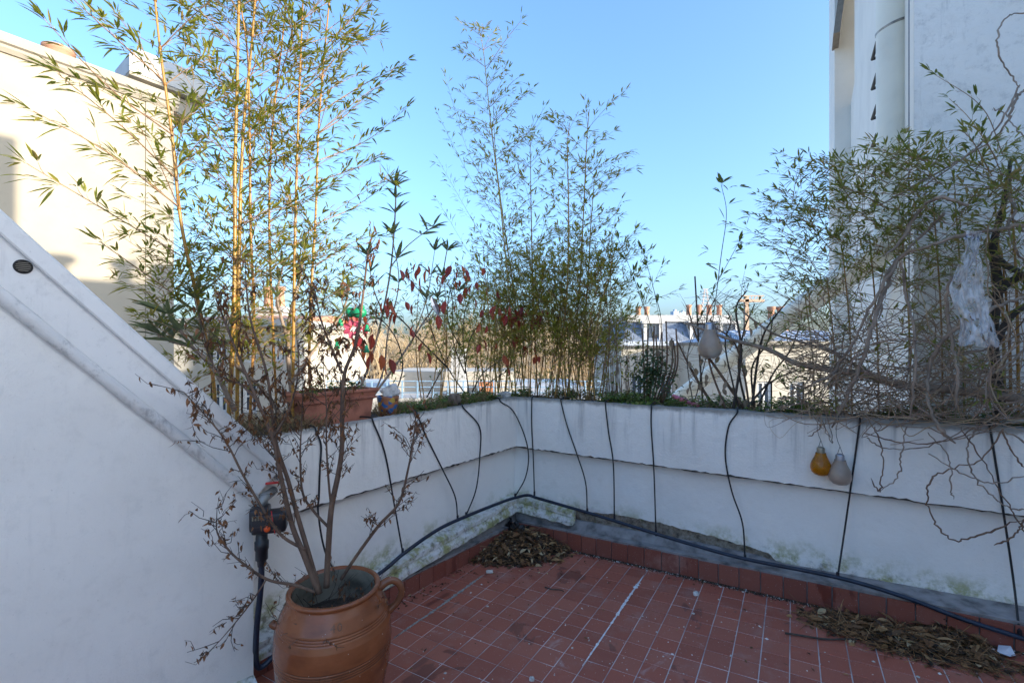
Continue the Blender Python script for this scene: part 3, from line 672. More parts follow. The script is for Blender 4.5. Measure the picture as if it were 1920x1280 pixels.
for px in (1225, 1312, 1368):
    X = xd(px, d); mb = MB(); z0 = a + .05; z1 = zm - .12
    mb.box(V(X - .48, d + .05, z0), V(.16, 0, 0), V(0, .7, 0), V(0, 0, z1 - z0)); mb.box(V(X + .32, d + .05, z0), V(.16, 0, 0), V(0, .7, 0), V(0, 0, z1 - z0)); mb.box(V(X - .58, d - .02, z1 + .002), V(1.16, 0, 0), V(0, .8, 0), V(0, 0, .14))
    dm = part(mb, 'dormer', 'far_white', ba); part(MB().box(V(X - .32, d + .12, z0), V(.64, 0, 0), V(0, .02, 0), V(0, 0, z1 - z0)), 'pane', 'glass_dark', dm)
chimney(ba, xd(1240, d), d + 3, zm, yz(596, d), 1.0, 2, 'far_cream'); chimney(ba, xd(1340, d + 2), d + 3, zm, yz(592, d), 2.4, 4, 'far_cream')
# zinc roofed house nearer the flue
d = 17.0
bz = thing('zinc_roof_house', 'cream house with pale zinc roof seen below the slanting flue pipe', 'building', V(xd(1500, d), d, -18)); zc = yz(646, d)
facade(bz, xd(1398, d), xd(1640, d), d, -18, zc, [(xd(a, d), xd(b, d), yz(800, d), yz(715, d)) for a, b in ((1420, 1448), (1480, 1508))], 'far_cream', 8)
part(MB().box(V(xd(1394, d), d - .25, zc + .003), V(xd(1644, d) - xd(1394, d), 0, 0), V(0, 8, 0), V(0, 0, .13)), 'gutter', 'gutter_zinc', bz)
mb = MB(); x0, x1 = xd(1398, d), xd(1640, d); a = zc + .136; b = yz(618, d + 2)
mb.add([V(x0, d - .1, a), V(x1, d - .1, a), V(x1, d + 3, b), V(x0 + .8, d + 3, b), V(x0, d + 7, a), V(x1, d + 7, a)], [(0, 1, 2, 3), (4, 0, 3), (3, 2, 5, 4)]); rf = part(mb, 'roof', 'zinc', bz)
for k in range(9):
    X = x0 + .5 + k * .5; sb = MB(); e1 = V(X, d - .1, a + .01); e2 = V(X, d + 3, b + .01)
    if X < x0 + .8: continue
    sb.tube([e1, e2], .03, 4); part(sb, 'standing_seam', 'zinc', rf)
chimney(bz, xd(1462, d + 3), d + 3, b, yz(612, d + 3), .8, 2, 'brick_orange', .6)
# cream house behind the left bamboo
d = 13.0
bl = thing('sunlit_cream_house', 'sunlit cream house showing low between the left bamboo stems', 'building', V(xd(430, d), d, -18))
zt = yz(612, d)
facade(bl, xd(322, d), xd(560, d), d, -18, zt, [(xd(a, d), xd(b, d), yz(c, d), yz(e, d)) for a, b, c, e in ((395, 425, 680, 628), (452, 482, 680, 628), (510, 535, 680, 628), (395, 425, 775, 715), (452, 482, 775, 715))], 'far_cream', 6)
part(MB().box(V(xd(316, d), d - .2, zt + .003), V(xd(566, d) - xd(316, d), 0, 0), V(0, 6.3, 0), V(0, 0, .2)), 'cornice', 'far_white', bl)
mb = MB(); x0, x1 = xd(320, d), xd(562, d); a = zt + .206; b = yz(590, d + 2)
mb.add([V(x0, d, a), V(x1, d, a), V(x1, d + 2.5, b), V(x0, d + 2.5, b), V(x0, d + 6, a), V(x1, d + 6, a)], [(0, 1, 2, 3), (3, 2, 5, 4), (0, 3, 4), (1, 5, 2)]); part(mb, 'roof', 'terracotta_far', bl)
chimney(bl, xd(520, d + 3), d + 2.5, a, yz(585, d + 2.5), .8, 2, 'far_white', .6)
# low white house with a blue railing, centre
d = 15.0
bw = thing('white_flat_house', 'low white flat-roofed house behind the corner, edged with blue railing', 'building', V(xd(800, d), d, -18)); zt = yz(746, d)
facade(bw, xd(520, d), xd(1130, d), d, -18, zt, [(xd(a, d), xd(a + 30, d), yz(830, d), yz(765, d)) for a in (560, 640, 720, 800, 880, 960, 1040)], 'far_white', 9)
ra = MB(); xs0, xs1 = xd(520, d), xd(1130, d)
for k, zz in enumerate((.18, .36, .55)): ra.tube([V(xs0, d - .05, zt + zz), V(xs1, d - .05, zt + zz)], .018, 5)
rl = part(ra, 'railing', 'blue_paint', bw)
for k in range(22):
    X = lerp(xs0 + .1, xs1 - .1, k / 21); part(MB().box(V(X, d - .08, zt), V(.04, 0, 0), V(0, .06, 0), V(0, 0, .54)), 'post', 'blue_paint', rl)
part(MB().box(V(xd(700, d), d + 2, zt), V(4.6, 0, 0), V(0, 3, 0), V(0, 0, .75)), 'roof_hut', 'far_cream', bw)
part(MB().box(V(xd(892, d), d + 1.2, zt), V(.55, 0, 0), V(0, .5, 0), V(0, 0, .42)), 'roof_box', 'brick_orange', bw)
part(MB().box(V(xd(838, d), d + 1.0, zt), V(.5, 0, 0), V(0, .5, 0), V(0, 0, 1.6)), 'white_pillar', 'far_white', bw)
# bare sunlit wood on the slope behind
mb = MB(); rw = random.Random(3)
def bare(p, h, mb):
    def br(p, d, L, r, lv):
        q = p + d * L; mb.tube([p, p.lerp(q, .5) + V(rw.gauss(0, .04) * L, 0, rw.gauss(0, .04) * L), q], [r, r * .6], 3, rw.random(), cap=False)
        if lv == 0: return
        for k in range(4):
            t = rw.uniform(.35, 1); a = rw.uniform(-1.1, 1.1); dd = (d + V(math.sin(a), rw.uniform(-.5, .5), rw.uniform(-.1, .5)) * .75).normalized(); br(p.lerp(q, t), dd, L * rw.uniform(.45, .7), r * .5, lv - 1)
    br(p, V(rw.gauss(0, .08), 0, 1).normalized(), h * .45, h * .012, 3)
for k in range(240):
    dd = rw.uniform(38, 70); X = xd(rw.uniform(440, 1130), dd); top = yz(rw.gauss(582, 9) + (0 if k % 2 else 35), dd); h = rw.uniform(6, 9); bare(V(X, dd, top - h), h, mb)
wd = mb.build('bare_wood', 'wood_tan', None, kind='stuff'); wd['label'] = 'sunlit leafless wood on the slope behind the planters'
hl = MB(); vs = []; nx, ny = 60, 8
for i in range(nx + 1):
    for j in range(ny + 1):
        X = lerp(-70, 30, i / nx); Y = lerp(42, 130, j / ny); u = j / ny
        vs.append(V(X, Y, lerp(-9, yz(628, 130), min(1, u * 1.4) ** .8) * (1 if u < .9 else .9) + 1.0 * noise.noise(V(X * .09, Y * .05, 0)) + .5 * noise.noise(V(X * .4, Y * .2, 3))))
hl.add(vs, [(i * (ny + 1) + j, (i + 1) * (ny + 1) + j, (i + 1) * (ny + 1) + j + 1, i * (ny + 1) + j + 1) for i in range(nx) for j in range(ny)]); structure(hl, 'hill', 'wood_tan', True)
# skyline: mast, crane, far towers
d = 60.0; mt = MB(); X = xd(1323, d); zb, zt = yz(625, d), yz(542, d)
for s in (-1, 1): mt.tube([V(X + s * .9, d, zb), V(X + s * .10, d, zt)], .10, 4)
for k in range(14):
    t = k / 13; wv = lerp(.9, .1, t); zz = lerp(zb, zt, t); mt.tube([V(X - wv - .25, d, zz), V(X + wv + .25, d, zz)], .07, 4)
solo(mt, 'radio_mast', 'mast_grey', 'thin lattice mast on the skyline right of the bamboo', 'mast', V(X, d, zb))
d = 120.0; X = xd(1401, d); cr = MB(); zz = yz(566, d); cr.box(V(X - .5, d, zz - 12), V(1, 0, 0), V(0, 1, 0), V(0, 0, 13.5)).box(V(X - 2, d, zz), V(6.5, 0, 0), V(0, .8, 0), V(0, 0, .7))
for k in range(7): cr.tube([V(X - 1.5 + k * .85, d + .3, zz + .7), V(X - 1.1 + k * .85, d + .3, zz + 1.6)], .1, 4)
cr.box(V(X - 1.5, d + .2, zz + 1.5), V(6, 0, 0), V(0, .3, 0), V(0, 0, .25)); solo(cr, 'tower_crane', 'crane_paint', 'small pale tower crane on the skyline beside the flue pipe', 'crane', V(X, d, zz - 12))
for k, (px, top, wd_) in enumerate(((1263, 583, 3.5), (1272, 588, 4), (1279, 584, 3))):
    d = 300.0 + 30 * k; X = xd(px, d); tw = MB().box(V(X, d, -18), V(wd_, 0, 0), V(0, 6, 0), V(0, 0, yz(top, d) + 18)).box(V(X + wd_ * .3, d + 1, yz(top, d) + .01), V(wd_ * .4, 0, 0), V(0, 3, 0), V(0, 0, 1.2))
    solo(tw, 'tower_block', 'tower_blue', ('leftmost', 'middle', 'rightmost')[k] + ' of three hazy blue tower blocks on the far skyline', 'tower block', V(X, d, -18), 'hazy tower blocks')

# ------------------------------------------------------------------ irrigation: main pipe and drip hoses
MP = [onL(560, 1172, -.045), onL(640, 1118, -.045)] + [onL(x, y, -.035) for x, y in ((715, 1072), (757, 1037), (820, 993), (875, 967), (940, 941), (968, 932))] + [onR(x, y, -.035) for x, y in ((990, 928), (1010, 934), (1100, 960), (1230, 1000), (1300, 1021), (1397, 1047))] + [onR(x, y, o) for x, y, o in ((1571, 1082, -.088), (1700, 1120, -.100), (1800, 1158, -.108), (1920, 1197, -.116), (1990, 1222, -.122))]
ip = thing('irrigation_pipe', 'dark blue irrigation main running along the foot of both planter walls', 'irrigation pipe', MP[8])
part(MB().tube(catmull(MP, 8), .0098, 10), 'pipe', 'hose_blue', ip, smooth=True)
HOSES = [
 ('L', [(575, 795), (592, 800), (602, 835), (600, 880), (598, 930), (597, 965), (612, 1040), (650, 1106)], 'drip hose hanging on the left planter wall behind the dead shrub'),
 ('L', [(690, 738), (699, 746), (712, 790), (722, 850), (740, 950), (755, 1035)], 'drip hose falling from the terracotta trough, right of the jar shrub'),
 ('L', [(770, 772), (782, 780), (798, 815), (830, 880), (853, 930), (858, 972)], 'drip hose curving down from below the little painted pot'),
 ('L', [(850, 745), (868, 748), (888, 765), (899, 800), (900, 850), (893, 915), (874, 966)], 'drip hose bowing down from the brown stump on the left planter'),
 ('L', [(922, 740), (938, 746), (962, 770), (983, 815), (991, 855), (985, 895), (966, 930)], 'drip hose nearest the inner corner, on the left planter wall'),
 ('R', [(1002, 738), (998, 752), (997, 800), (1000, 860), (1002, 926)], 'straight drip hose just right of the inner corner'),
 ('R', [(1052, 742), (1053, 756), (1064, 800), (1083, 855), (1098, 905), (1101, 958)], 'second drip hose right of the corner, leaning outwards'),
 ('R', [(1134, 746), (1136, 770), (1141, 810), (1150, 870), (1152, 972)], 'drip hose below the dense middle bamboo clump'),
 ('R', [(1226, 752), (1222, 764), (1221, 800), (1226, 880), (1230, 1000)], 'drip hose below the dark leafy shrub'),
 ('R', [(1390, 750), (1382, 762), (1366, 800), (1360, 855), (1372, 920), (1392, 980), (1397, 1046)], 'strongly curved drip hose beside the bare shrub'),
 ('R', [(1615, 790), (1612, 802), (1600, 880), (1585, 985), (1571, 1080)], 'straight drip hose just right of the two hanging bulbs'),
 ('R', [(1850, 800), (1856, 820), (1880, 950), (1900, 1085), (1912, 1190)], 'rightmost drip hose, below the vine trunk')]
for side, pts, lab in HOSES:
    P = []
    N = len(pts)
    for i, (x, y) in enumerate(pts):
        o = -.006 if i else .06
        if i == N - 1: o = -.03 if x < 1450 else (-.085 if x < 1700 else -.112)
        P.append((onL if x < 967 else onR)(x, y, o if i else .05))
    Wf, tp = (WL, topL) if pts[1][0] < 967 else (WR, topR); sx = (szL if pts[1][0] < 967 else szR)(*pts[1])[0]
    P = [Wf(sx, .14, tp(sx) + .006), Wf(sx, .05, tp(sx) + .014), Wf(sx, .008, tp(sx) + .010), Wf(sx, -.007, tp(sx) - .012)] + [p for p in P[2:] if p.z < tp(sx) - .03]
    h_ = thing('drip_hose', 'thin black ' + lab, 'hose', P[-1], 'drip hoses over the planter walls')
    part(MB().tube(catmull(P, 8), .0042, 7), 'hose', 'hose_black', h_, smooth=True)
    q = P[-1]; part(MB().tube([q - V(0, 0, .012), q + V(0, 0, .02)], .0068, 7), 'connector', 'timer_black', h_)

# tap, timer and feed hose in the nook by the parapet
vc = at(506, 976, 1.70); tm = thing('water_timer', 'black tap timer with orange button in the nook beside the jar', 'water timer', vc)
fx, fyv = V(.88, .30, .0).normalized(), V(.30, -.88, .0).normalized()
mb = MB(); mb.bevel_box(vc, fx * .058, fyv * .035, V(0, 0, .038), .014); mb.bevel_box(vc + V(-.035, 0, .012), fx * .032, fyv * .038, V(0, 0, .042), .012); part(mb, 'body', 'timer_black', tm, smooth=True)
part(MB().lathe(vc + fyv * .033 + V(-.004, 0, -.016), [(.011, 0), (.011, .006), (.008, .009), (0, .009)], 16, fyv), 'button', 'orange_plastic', tm, smooth=True)
mb = MB()
for k in range(4): mb.tube([vc + fyv * .041 + fx * (-.048 + k * .009) + V(0, 0, .020), vc + fyv * .041 + fx * (-.048 + k * .009) + V(0, 0, .036)], .0032, 6)
part(mb, 'display_bars', 'brass', tm)
c_ = vc + V(-.030, 0, -.04)
part(MB().lathe(c_, [(.017, .01), (.020, 0), (.020, -.03), (.024, -.034), (.024, -.062), (.021, -.068), (.021, -.10), (.016, -.105), (.014, -.125)], 18), 'coupling', 'timer_black', tm, smooth=True)
part(MB().tube([vc + V(-.035, .01, .045), vc + V(-.04, .03, .075), vc + V(-.03, .09, .085)], [.017, .02, .016], 12), 'tap', 'tap_metal', tm, smooth=True)
part(MB().bevel_box(vc + V(-.012, .05, .125), fx * .026, V(0, .005, 0), V(0, 0, .004), .002), 'tap_lever', 'red_plastic', tm)
part(MB().tube(catmull([vc + fyv * .04 + V(.012, 0, .05), vc + fyv * .05 + V(.018, 0, .02), vc + fyv * .045 + V(.026, 0, -.03)], 5), .0016, 5), 'cord', 'red_plastic', tm)
h0 = c_ + V(0, 0, -.11); P = [h0, h0 + V(-.004, 0, -.10), h0 + V(-.018, 0, -.24), at(480, 1235, 1.74), at(489, 1250, 1.76), at(520, 1222, 1.80), MP[0]]
solo(MB().tube(catmull(P, 8), .0105, 10), 'feed_hose', 'hose_blue', 'thick dark feed hose dropping from the tap timer to the floor', 'hose', P[3], smooth=True)

# ------------------------------------------------------------------ stoneware jar
JC = V(-.598, 1.56, 0); JC.z = fz(JC.x, JC.y) + .001; JH = .505; JK = .965; JZ = .925
jar = thing('stoneware_jar', 'large brown glazed stoneware jar with ear handles holding a dead shrub', 'jar', JC)
base_ = pw([(0, .128), (.03, .137), (.12, .165), (.22, .185), (.31, .193), (.38, .190), (.43, .176), (.465, .160), (.487, .148), (.492, .147)])
def base(z): return base_(z) * JK
prof = []; vals = []; z = 0
while z <= .4901:
    r = base(z); v = 0
    for zc_ in (.405, .413, .421, .288, .297, .306, .315):
        if abs(z - zc_) < .0021: r -= .0014; v = .7
    prof.append((r, z * JZ)); vals.append(v * (.6 if z > .35 else 1)); z += .002
prof += [(r_ * JK, z_ * JZ) for r_, z_ in ((.150, .494), (.154, .499), (.154, .505), (.149, .509), (.140, .508), (.136, .500))]; vals += [0] * 6
part(MB().lathe(JC, [(.0, 0)] + prof, 72, vals=[0] + vals), 'body', 'jar_glaze', jar, smooth=True)
part(MB().lathe(JC, [(.136 * JK, .500 * JZ), (.142 * JK, .47 * JZ), (.16 * JK, .42 * JZ), (.165 * JK, .37 * JZ)], 48), 'inner_wall', 'jar_inside', jar, smooth=True)
sm = MB(); sm.lathe(JC, [(.160, .345), (.12, .355), (.06, .362), (0, .36)], 40); part(sm, 'soil', 'soil', jar, smooth=True)
def ear(dirv):
    dirv = dirv.normalized(); P = [JC + dirv * .138 + V(0, 0, .440), JC + dirv * .178 + V(0, 0, .462), JC + dirv * .208 + V(0, 0, .450), JC + dirv * .221 + V(0, 0, .418), JC + dirv * .207 + V(0, 0, .385), JC + dirv * .182 + V(0, 0, .362), JC + dirv * .168 + V(0, 0, .352)]
    part(MB().tube(catmull(P, 6), [.016, .012, .012, .012, .016], 12), 'handle', 'jar_glaze', jar, smooth=True)
ear(V(.96, .28, 0))
part(MB().tube(catmull([JC + V(-.96, -.28, 0).normalized() * r_ + V(0, 0, z_) for r_, z_ in ((.165, .362), (.184, .368), (.193, .378))], 5), [.016, .011], 12), 'broken_handle', 'jar_glaze', jar, smooth=True)
tc = bpy.data.curves.new('numerals', 'FONT'); tc.body = '40'; tc.size = .034; tc.align_x = 'CENTER'; tc.extrude = .0012; tc.space_character = 1.25
to = bpy.data.objects.new('tmp_text', tc); COL.objects.link(to); dg = bpy.context.evaluated_depsgraph_get(); tmsh = bpy.data.meshes.new_from_object(to.evaluated_get(dg)); bpy.data.objects.remove(to)
mk = MB(); a0 = math.atan2(-1.0, .42); vs = []
for v in tmsh.vertices:
    z = .440 + v.co.y * .9; a = a0 + v.co.x / .175; r = base(z) - .0009 + v.co.z; vs.append(JC + V(math.cos(a) * r, math.sin(a) * r, z * JZ))
mk.add(vs, [tuple(f.vertices) for f in tmsh.polygons], 1.0); part(mk, 'stamped_number', 'jar_glaze', jar)

# ------------------------------------------------------------------ small things on the planters
# terracotta trough
ts0, ts1, to0, to1 = 1.115, 1.505, .085, .245
zb = topL(1.3) - .018; TH = .170
tr = thing('terracotta_trough', 'rectangular terracotta flower trough on the left planter', 'flower trough', WL(1.31, .165, zb))
mb = MB(); vs = []
rings = [(0, .020), (.115, .008), (.120, -.004), (.128, -.006), (.132, .002), (.146, -.002), (.158, -.012), (.170, -.012), (.170, .006), (.10, .014)]
for zz, ins in rings:
    for s_, o_ in ((ts0 + ins, to0 + ins), (ts1 - ins, to0 + ins), (ts1 - ins, to1 - ins), (ts0 + ins, to1 - ins)): vs.append(WL(s_, o_, zb + zz))
k_ = len(rings); mb.add(vs, [(i * 4 + j, i * 4 + (j + 1) % 4, i * 4 + 4 + (j + 1) % 4, i * 4 + 4 + j) for i in range(k_ - 1) for j in range(4)] + [(3, 2, 1, 0)]); part(mb, 'trough_body', 'terracotta', tr)
mb = MB(); mb.box(WL(ts0 + .012, to0 + .012, zb + .135), eL * (ts1 - ts0 - .024), nL * (to1 - to0 - .024), V(0, 0, .012)); part(mb, 'soil', 'soil', tr)
# painted pot with a lump of broken stone
pc = WL(1.0, .13, topL(1) - .015)
pt = thing('painted_pot', 'small round pot painted with blue and orange patches', 'flower pot', pc)
part(MB().lathe(pc, [(0, 0), (.040, 0), (.052, .06), (.058, .10), (.058, .112), (.052, .112), (.048, .09), (0, .09)], 24), 'pot', 'painted_pot', pt, smooth=True)
def rock(c, ax, ay, az, mat, name, lab, seed, cat='stone'):
    bm = bmesh.new(); bmesh.ops.create_icosphere(bm, subdivisions=3, radius=1); mb = MB(); vs = []
    for v in bm.verts:
        p = v.co.copy(); q = V(max(-.72, min(.72, p.x)), max(-.72, min(.72, p.y)), max(-.72, min(.72, p.z))) * 1.25
        p = p.lerp(q, .75) * (1 + .22 * noise.noise(p * 1.6 + V(seed, 0, 0)) + .08 * noise.noise(p * 5 + V(seed, 1, 0))); vs.append(c + ax * p.x + ay * p.y + az * p.z)
    bm.verts.index_update(); mb.add(vs, [tuple(v.index for v in f.verts) for f in bm.faces]); bm.free(); return solo(mb, name, mat, lab, cat, c)
rock(pc + V(.012, 0, .135), V(.045, .02, .018), V(-.01, .03, 0), V(-.012, 0, .032), 'rock_pale', 'broken_stone', 'white broken stone lump resting on the painted pot', 3)
rock(onL(945, 742, .10) + V(0, 0, .008), eL * .055, nL * .035, V(0, 0, .024), 'rock_pale', 'white_stone', 'flat white stone on the planter at the corner', 9)
rock(onL(852, 748, .06), eL * .04, nL * .03, V(0, 0, .036), 'rock_brown', 'wood_stump', 'brown lump of old wood on the left planter edge', 14, 'stump')
p1, p2 = onR(1262, 743, .13), onR(1310, 760, .07)
pk = thing('pink_tube', 'pink plastic tube lying on the right planter beside the dark shrub', 'tube', p2)
part(MB().tube([p1, p1.lerp(p2, .55)], .014, 14, cap=False).tube([p1.lerp(p2, .1), p1.lerp(p2, .55)], .0115, 14, cap=False), 'sleeve', 'pink_plastic', pk, smooth=True)
part(MB().tube([p1.lerp(p2, .4) - V(0, 0, .004), p2], .0095, 12), 'rod', 'pink_plastic', pk, smooth=True)
rock(onR(1905, 790, .12) + V(0, 0, .005), eR * .06, nR * .05, V(0, 0, .014), 'rock_pale', 'loose_slab', 'pale loose slab on the planter at the far right end', 21, 'slab')
# hanging bulb ornaments
def bulb(px, py, o, hgt, glass, capm, lab, wire, side=onR, tilt=V(0, 0, 1)):
    c = side(px, py, o) if side else o; t = thing('bulb_ornament', lab, 'ornament', c, 'light bulb ornaments')
    pr = [(0, -.50), (.10, -.495), (.20, -.46), (.28, -.38), (.315, -.27), (.315, -.16), (.285, -.04), (.235, .07), (.19, .16), (.165, .24), (.155, .29)]
    part(MB().lathe(c, [(r * hgt, h_ * hgt) for r, h_ in pr], 28, tilt), 'bulb', glass, t, smooth=True)
    cp = [(.115, .28)]
    for k in range(4): cp += [(.128, .30 + k * .045), (.112, .32 + k * .045)]
    cp += [(.10, .48), (.05, .50), (0, .50)]
    part(MB().lathe(c, [(r * hgt, h_ * hgt) for r, h_ in cp], 22, tilt), 'screw_cap', capm, t, smooth=True)
    if wire:
        a = c + V(-.09 * hgt, 0, .46 * hgt); b = c + V(.09 * hgt, 0, .46 * hgt); m_ = c + V(0, 0, .72 * hgt); k = side(px - 4, py - 62, o + .03)
        part(MB().tube([a, m_], .0011, 4).tube([b, m_], .0011, 4).tube(catmull([m_, m_ + V(-.012, 0, .03), m_ + V(-.004, .02, .07), V(m_.x, m_.y, topR(1.7) + .01) + nR * .06], 6), .0012, 4), 'wire', 'black_iron', t)
bulb(1539, 864, -.045, .140, 'amber_glass', 'brass', 'amber glass bulb ornament hanging on the right planter wall', True)
bulb(1575, 879, -.060, .148, 'frosted_glass', 'silver', 'frosted pale bulb ornament hanging beside the amber one', True)
bulb(0, 0, at(1331, 638, 2.62), .205, 'frosted_glass', 'silver', 'frosted bulb ornament hanging up in the bare shrub', False, None)

# ------------------------------------------------------------------ plants
def rdir(d, spread): return (d + rv(spread)).normalized()
def leaf_fan(mbT, mbL, p, d, n, LL, vr, spread=.55, asp=.135, dro=.25):
    for k in range(n):
        dd = rdir(d, spread); mbL.leaf(p + dd * .006, dd, LL * random.uniform(.6, 1.15), LL * asp * random.uniform(.8, 1.2), min(1, max(0, random.gauss(*vr))), random.uniform(0, dro * 1.6))
def spray(mbT, mbL, P, r, LL, vr, step=.045, twig=.09, n=(2, 4), start=.12, asp=.135):
    """one leafy bamboo branch along the points P"""
    Q = catmull(P, 6); mbT.tube(Q, [r, r * .35], 4, random.random(), cap=False)
    L = sum((b - a).length for a, b in zip(Q, Q[1:])); acc = 0; nxt = L * start; sgn = 1
    for a, b in zip(Q, Q[1:]):
        seg = (b - a).length; d = (b - a).normalized() if seg > 1e-6 else V(0, 0, 1)
        while nxt <= acc + seg:
            p = a + d * (nxt - acc); sd = d.cross(V(0, -.35, 1) + rv(.6)).normalized() * sgn; sgn = -sgn
            td = (d * .75 + sd * .65 + V(0, 0, random.uniform(-.1, .35)) + rv(.25)).normalized(); tl = twig * random.uniform(.4, 1.1) * (1 - .45 * nxt / L)
            e = p + td * tl; mbT.tube([p, p.lerp(e, .5) + rv(.004), e], [r * .38, r * .2], 3, random.random(), cap=False)
            leaf_fan(mbT, mbL, e, td, random.randint(*n), LL, vr, asp=asp)
            if random.random() < .45: leaf_fan(mbT, mbL, p.lerp(e, .5), td, 1, LL, vr, asp=asp)
            nxt += step * random.uniform(.6, 1.4)
        acc += seg
    leaf_fan(mbT, mbL, Q[-1], (Q[-1] - Q[-2]).normalized(), 3, LL, vr, .4, asp)
def culm(P, r0, r1, par, mat, val):
    Q = catmull(P, 14); mb = MB(); N = len(Q); mb.tube(Q, [r0, r0 * .97, lerp(r0, r1, .5), r1], 8, val)
    L = 0; nodes = []; nxt = .10
    for a, b in zip(Q, Q[1:]):
        seg = (b - a).length
        while L + seg > nxt:
            t = (nxt - L) / seg; p = a.lerp(b, t); nodes.append((p, (b - a).normalized(), lerp(r0, r1, min(1, (len(nodes)) / 22)))); nxt += .15 * random.uniform(.8, 1.15)
        L += seg
    for p, d, r in nodes: mb.lathe(p, [(r * .9, -.005), (r * 1.28, -.0015), (r * 1.28, .0015), (r * .9, .005)], 8, d, vals=[0, 0, 0])
    part(mb, 'culm', mat, par, smooth=True); return nodes
def bough(p, d, L, rise=.35, bend=.25):
    a = p + d * L * .5 + V(0, 0, rise * L * .42); b = p + d * L + V(0, 0, rise * L * (1 - bend)); return [p, a, b]

# --- tall bamboo in the left planter
bb = thing('bamboo_clump', 'tall golden-stemmed bamboo clump filling the left planter', 'bamboo', WL(1.6, .2, .93), 'bamboo clumps in the planters')
T, Lf = MB(), MB(); VR = (.6, .22)
CL = [([(405, 795), (398, 700), (370, 560), (340, 420), (322, 250), (300, 90), (284, -70)], .0085, .19),
      ([(428, 795), (436, 650), (440, 500), (441, 300), (446, 100), (450, -120)], .0105, .17),
      ([(444, 797), (446, 650), (449, 450), (456, 250), (474, 60), (486, -120)], .0095, .23),
      ([(548, 803), (550, 650), (552, 500), (556, 330), (562, 150), (572, -90)], .0085, .16),
      ([(590, 803), (580, 700), (583, 560), (592, 400), (598, 230), (612, 60), (626, -80)], .0080, .21),
      ([(468, 797), (476, 600), (470, 430), (468, 250), (462, 80), (430, -90)], .0072, .27),
      ([(520, 800), (512, 620), (505, 430), (510, 250), (530, 70), (545, -80)], .0065, .29)]
allnodes = []
for k, (pts, r, o) in enumerate(CL):
    nd = culm([onL(x, y, o) for x, y in pts], r * .86, r * .36, bb, 'culm_gold', random.uniform(.2, .8)); allnodes.append(nd)
    for i, (p, d, rr) in enumerate(nd):
        if p.z < 1.45: continue
        for q in range(3 if p.z > 1.75 else 2):
            az = random.uniform(0, 2 * math.pi); dd = V(math.cos(az), math.sin(az) * .55, 0); lim = 1.0
            spray(T, Lf, bough(p, dd, random.uniform(.20, .44), random.uniform(.5, 1.1)), .0020, .060, VR, .034, .085, (3, 4))
EXP = [((332, 385), (200, 285), (62, 208)), ((340, 480), (220, 408), (52, 308)), ((326, 255), (205, 165), (88, 42)), ((350, 570), (275, 515), (185, 452)), ((305, 150), (215, 70), (128, -10)),
       ((335, 340), (232, 240), (108, 138)), ((600, 300), (690, 262), (762, 203)), ((592, 420), (670, 385), (742, 330)), ((600, 210), (680, 160), (752, 122)), ((606, 90), (650, 45), (705, -10)),
       ((596, 340), (655, 320), (715, 300)), ((590, 500), (650, 460), (700, 440)), ((598, 250), (650, 215), (700, 165)), ((612, 60), (665, 80), (708, 62)), ((560, 180), (620, 120), (665, 60))]
for a, b, c in EXP:
    o = .18
    P = [onL(*a, o), onL(b[0], b[1], o - .03), onL(c[0], c[1], o - .08)]
    spray(T, Lf, P, .0030, .066, VR, .034, .075, (2, 4), .10)
for i in range(330):     # leafy growth among the culms low down
    x = random.uniform(290, 640); y = random.triangular(400, 760, 600); p = onL(x, y, random.uniform(.08, .32)); az = random.uniform(0, 6.28)
    if x < 330 and y > 640: continue
    spray(T, Lf, bough(p, V(math.cos(az), math.sin(az) * .6, 0), random.uniform(.07, .17), .6), .0014, .054, (.7, .25), .05, .05)
part(T, 'branches', 'twig', bb, kind='stuff'); part(Lf, 'foliage', 'bamboo_leaf', bb, kind='stuff')

# --- bamboo in the corner
bm_ = thing('bamboo_clump', 'dense thin-stemmed bamboo clump in the middle, beside the inner corner', 'bamboo', WR(.15, .2, .94), 'bamboo clumps in the planters')
T, Lf = MB(), MB(); VR = (.72, .2)
tall = [[(968, 748), (955, 560), (938, 380), (920, 230), (908, 110), (900, 60)], [(985, 748), (965, 560), (945, 420), (930, 300), (925, 200)], [(1008, 748), (1000, 560), (996, 400), (994, 260)],
        [(1040, 750), (1062, 560), (1066, 400), (1064, 280), (1068, 230)], [(1062, 750), (1085, 560), (1094, 400), (1100, 270), (1105, 205)], [(1080, 752), (1100, 560), (1108, 420), (1115, 330)]]
for i in range(44):
    x = random.uniform(905, 1135); tall.append([(x, 750), (x + random.uniform(-20, 20), 620), (x + random.uniform(-45, 55), random.uniform(440, 560))])
for k, pts in enumerate(tall):
    big = k < 6; nd = culm([onR(x, y, .12 + .20 * ((k * 37 % 10) / 10)) for x, y in pts], .0055 if big else .0036, .0018, bm_, 'culm_thin', random.random())
    for i, (p, d, rr) in enumerate(nd):
        if p.z < 1.18: continue
        for q in range(3 if big else 2):
            az = random.uniform(0, 2 * math.pi); dd = V(math.cos(az), math.sin(az) * .5, 0)
            spray(T, Lf, bough(p, dd, random.uniform(.12, .30), random.uniform(.6, 1.2)), .0018, .060, VR, .036, .07, (3, 4))
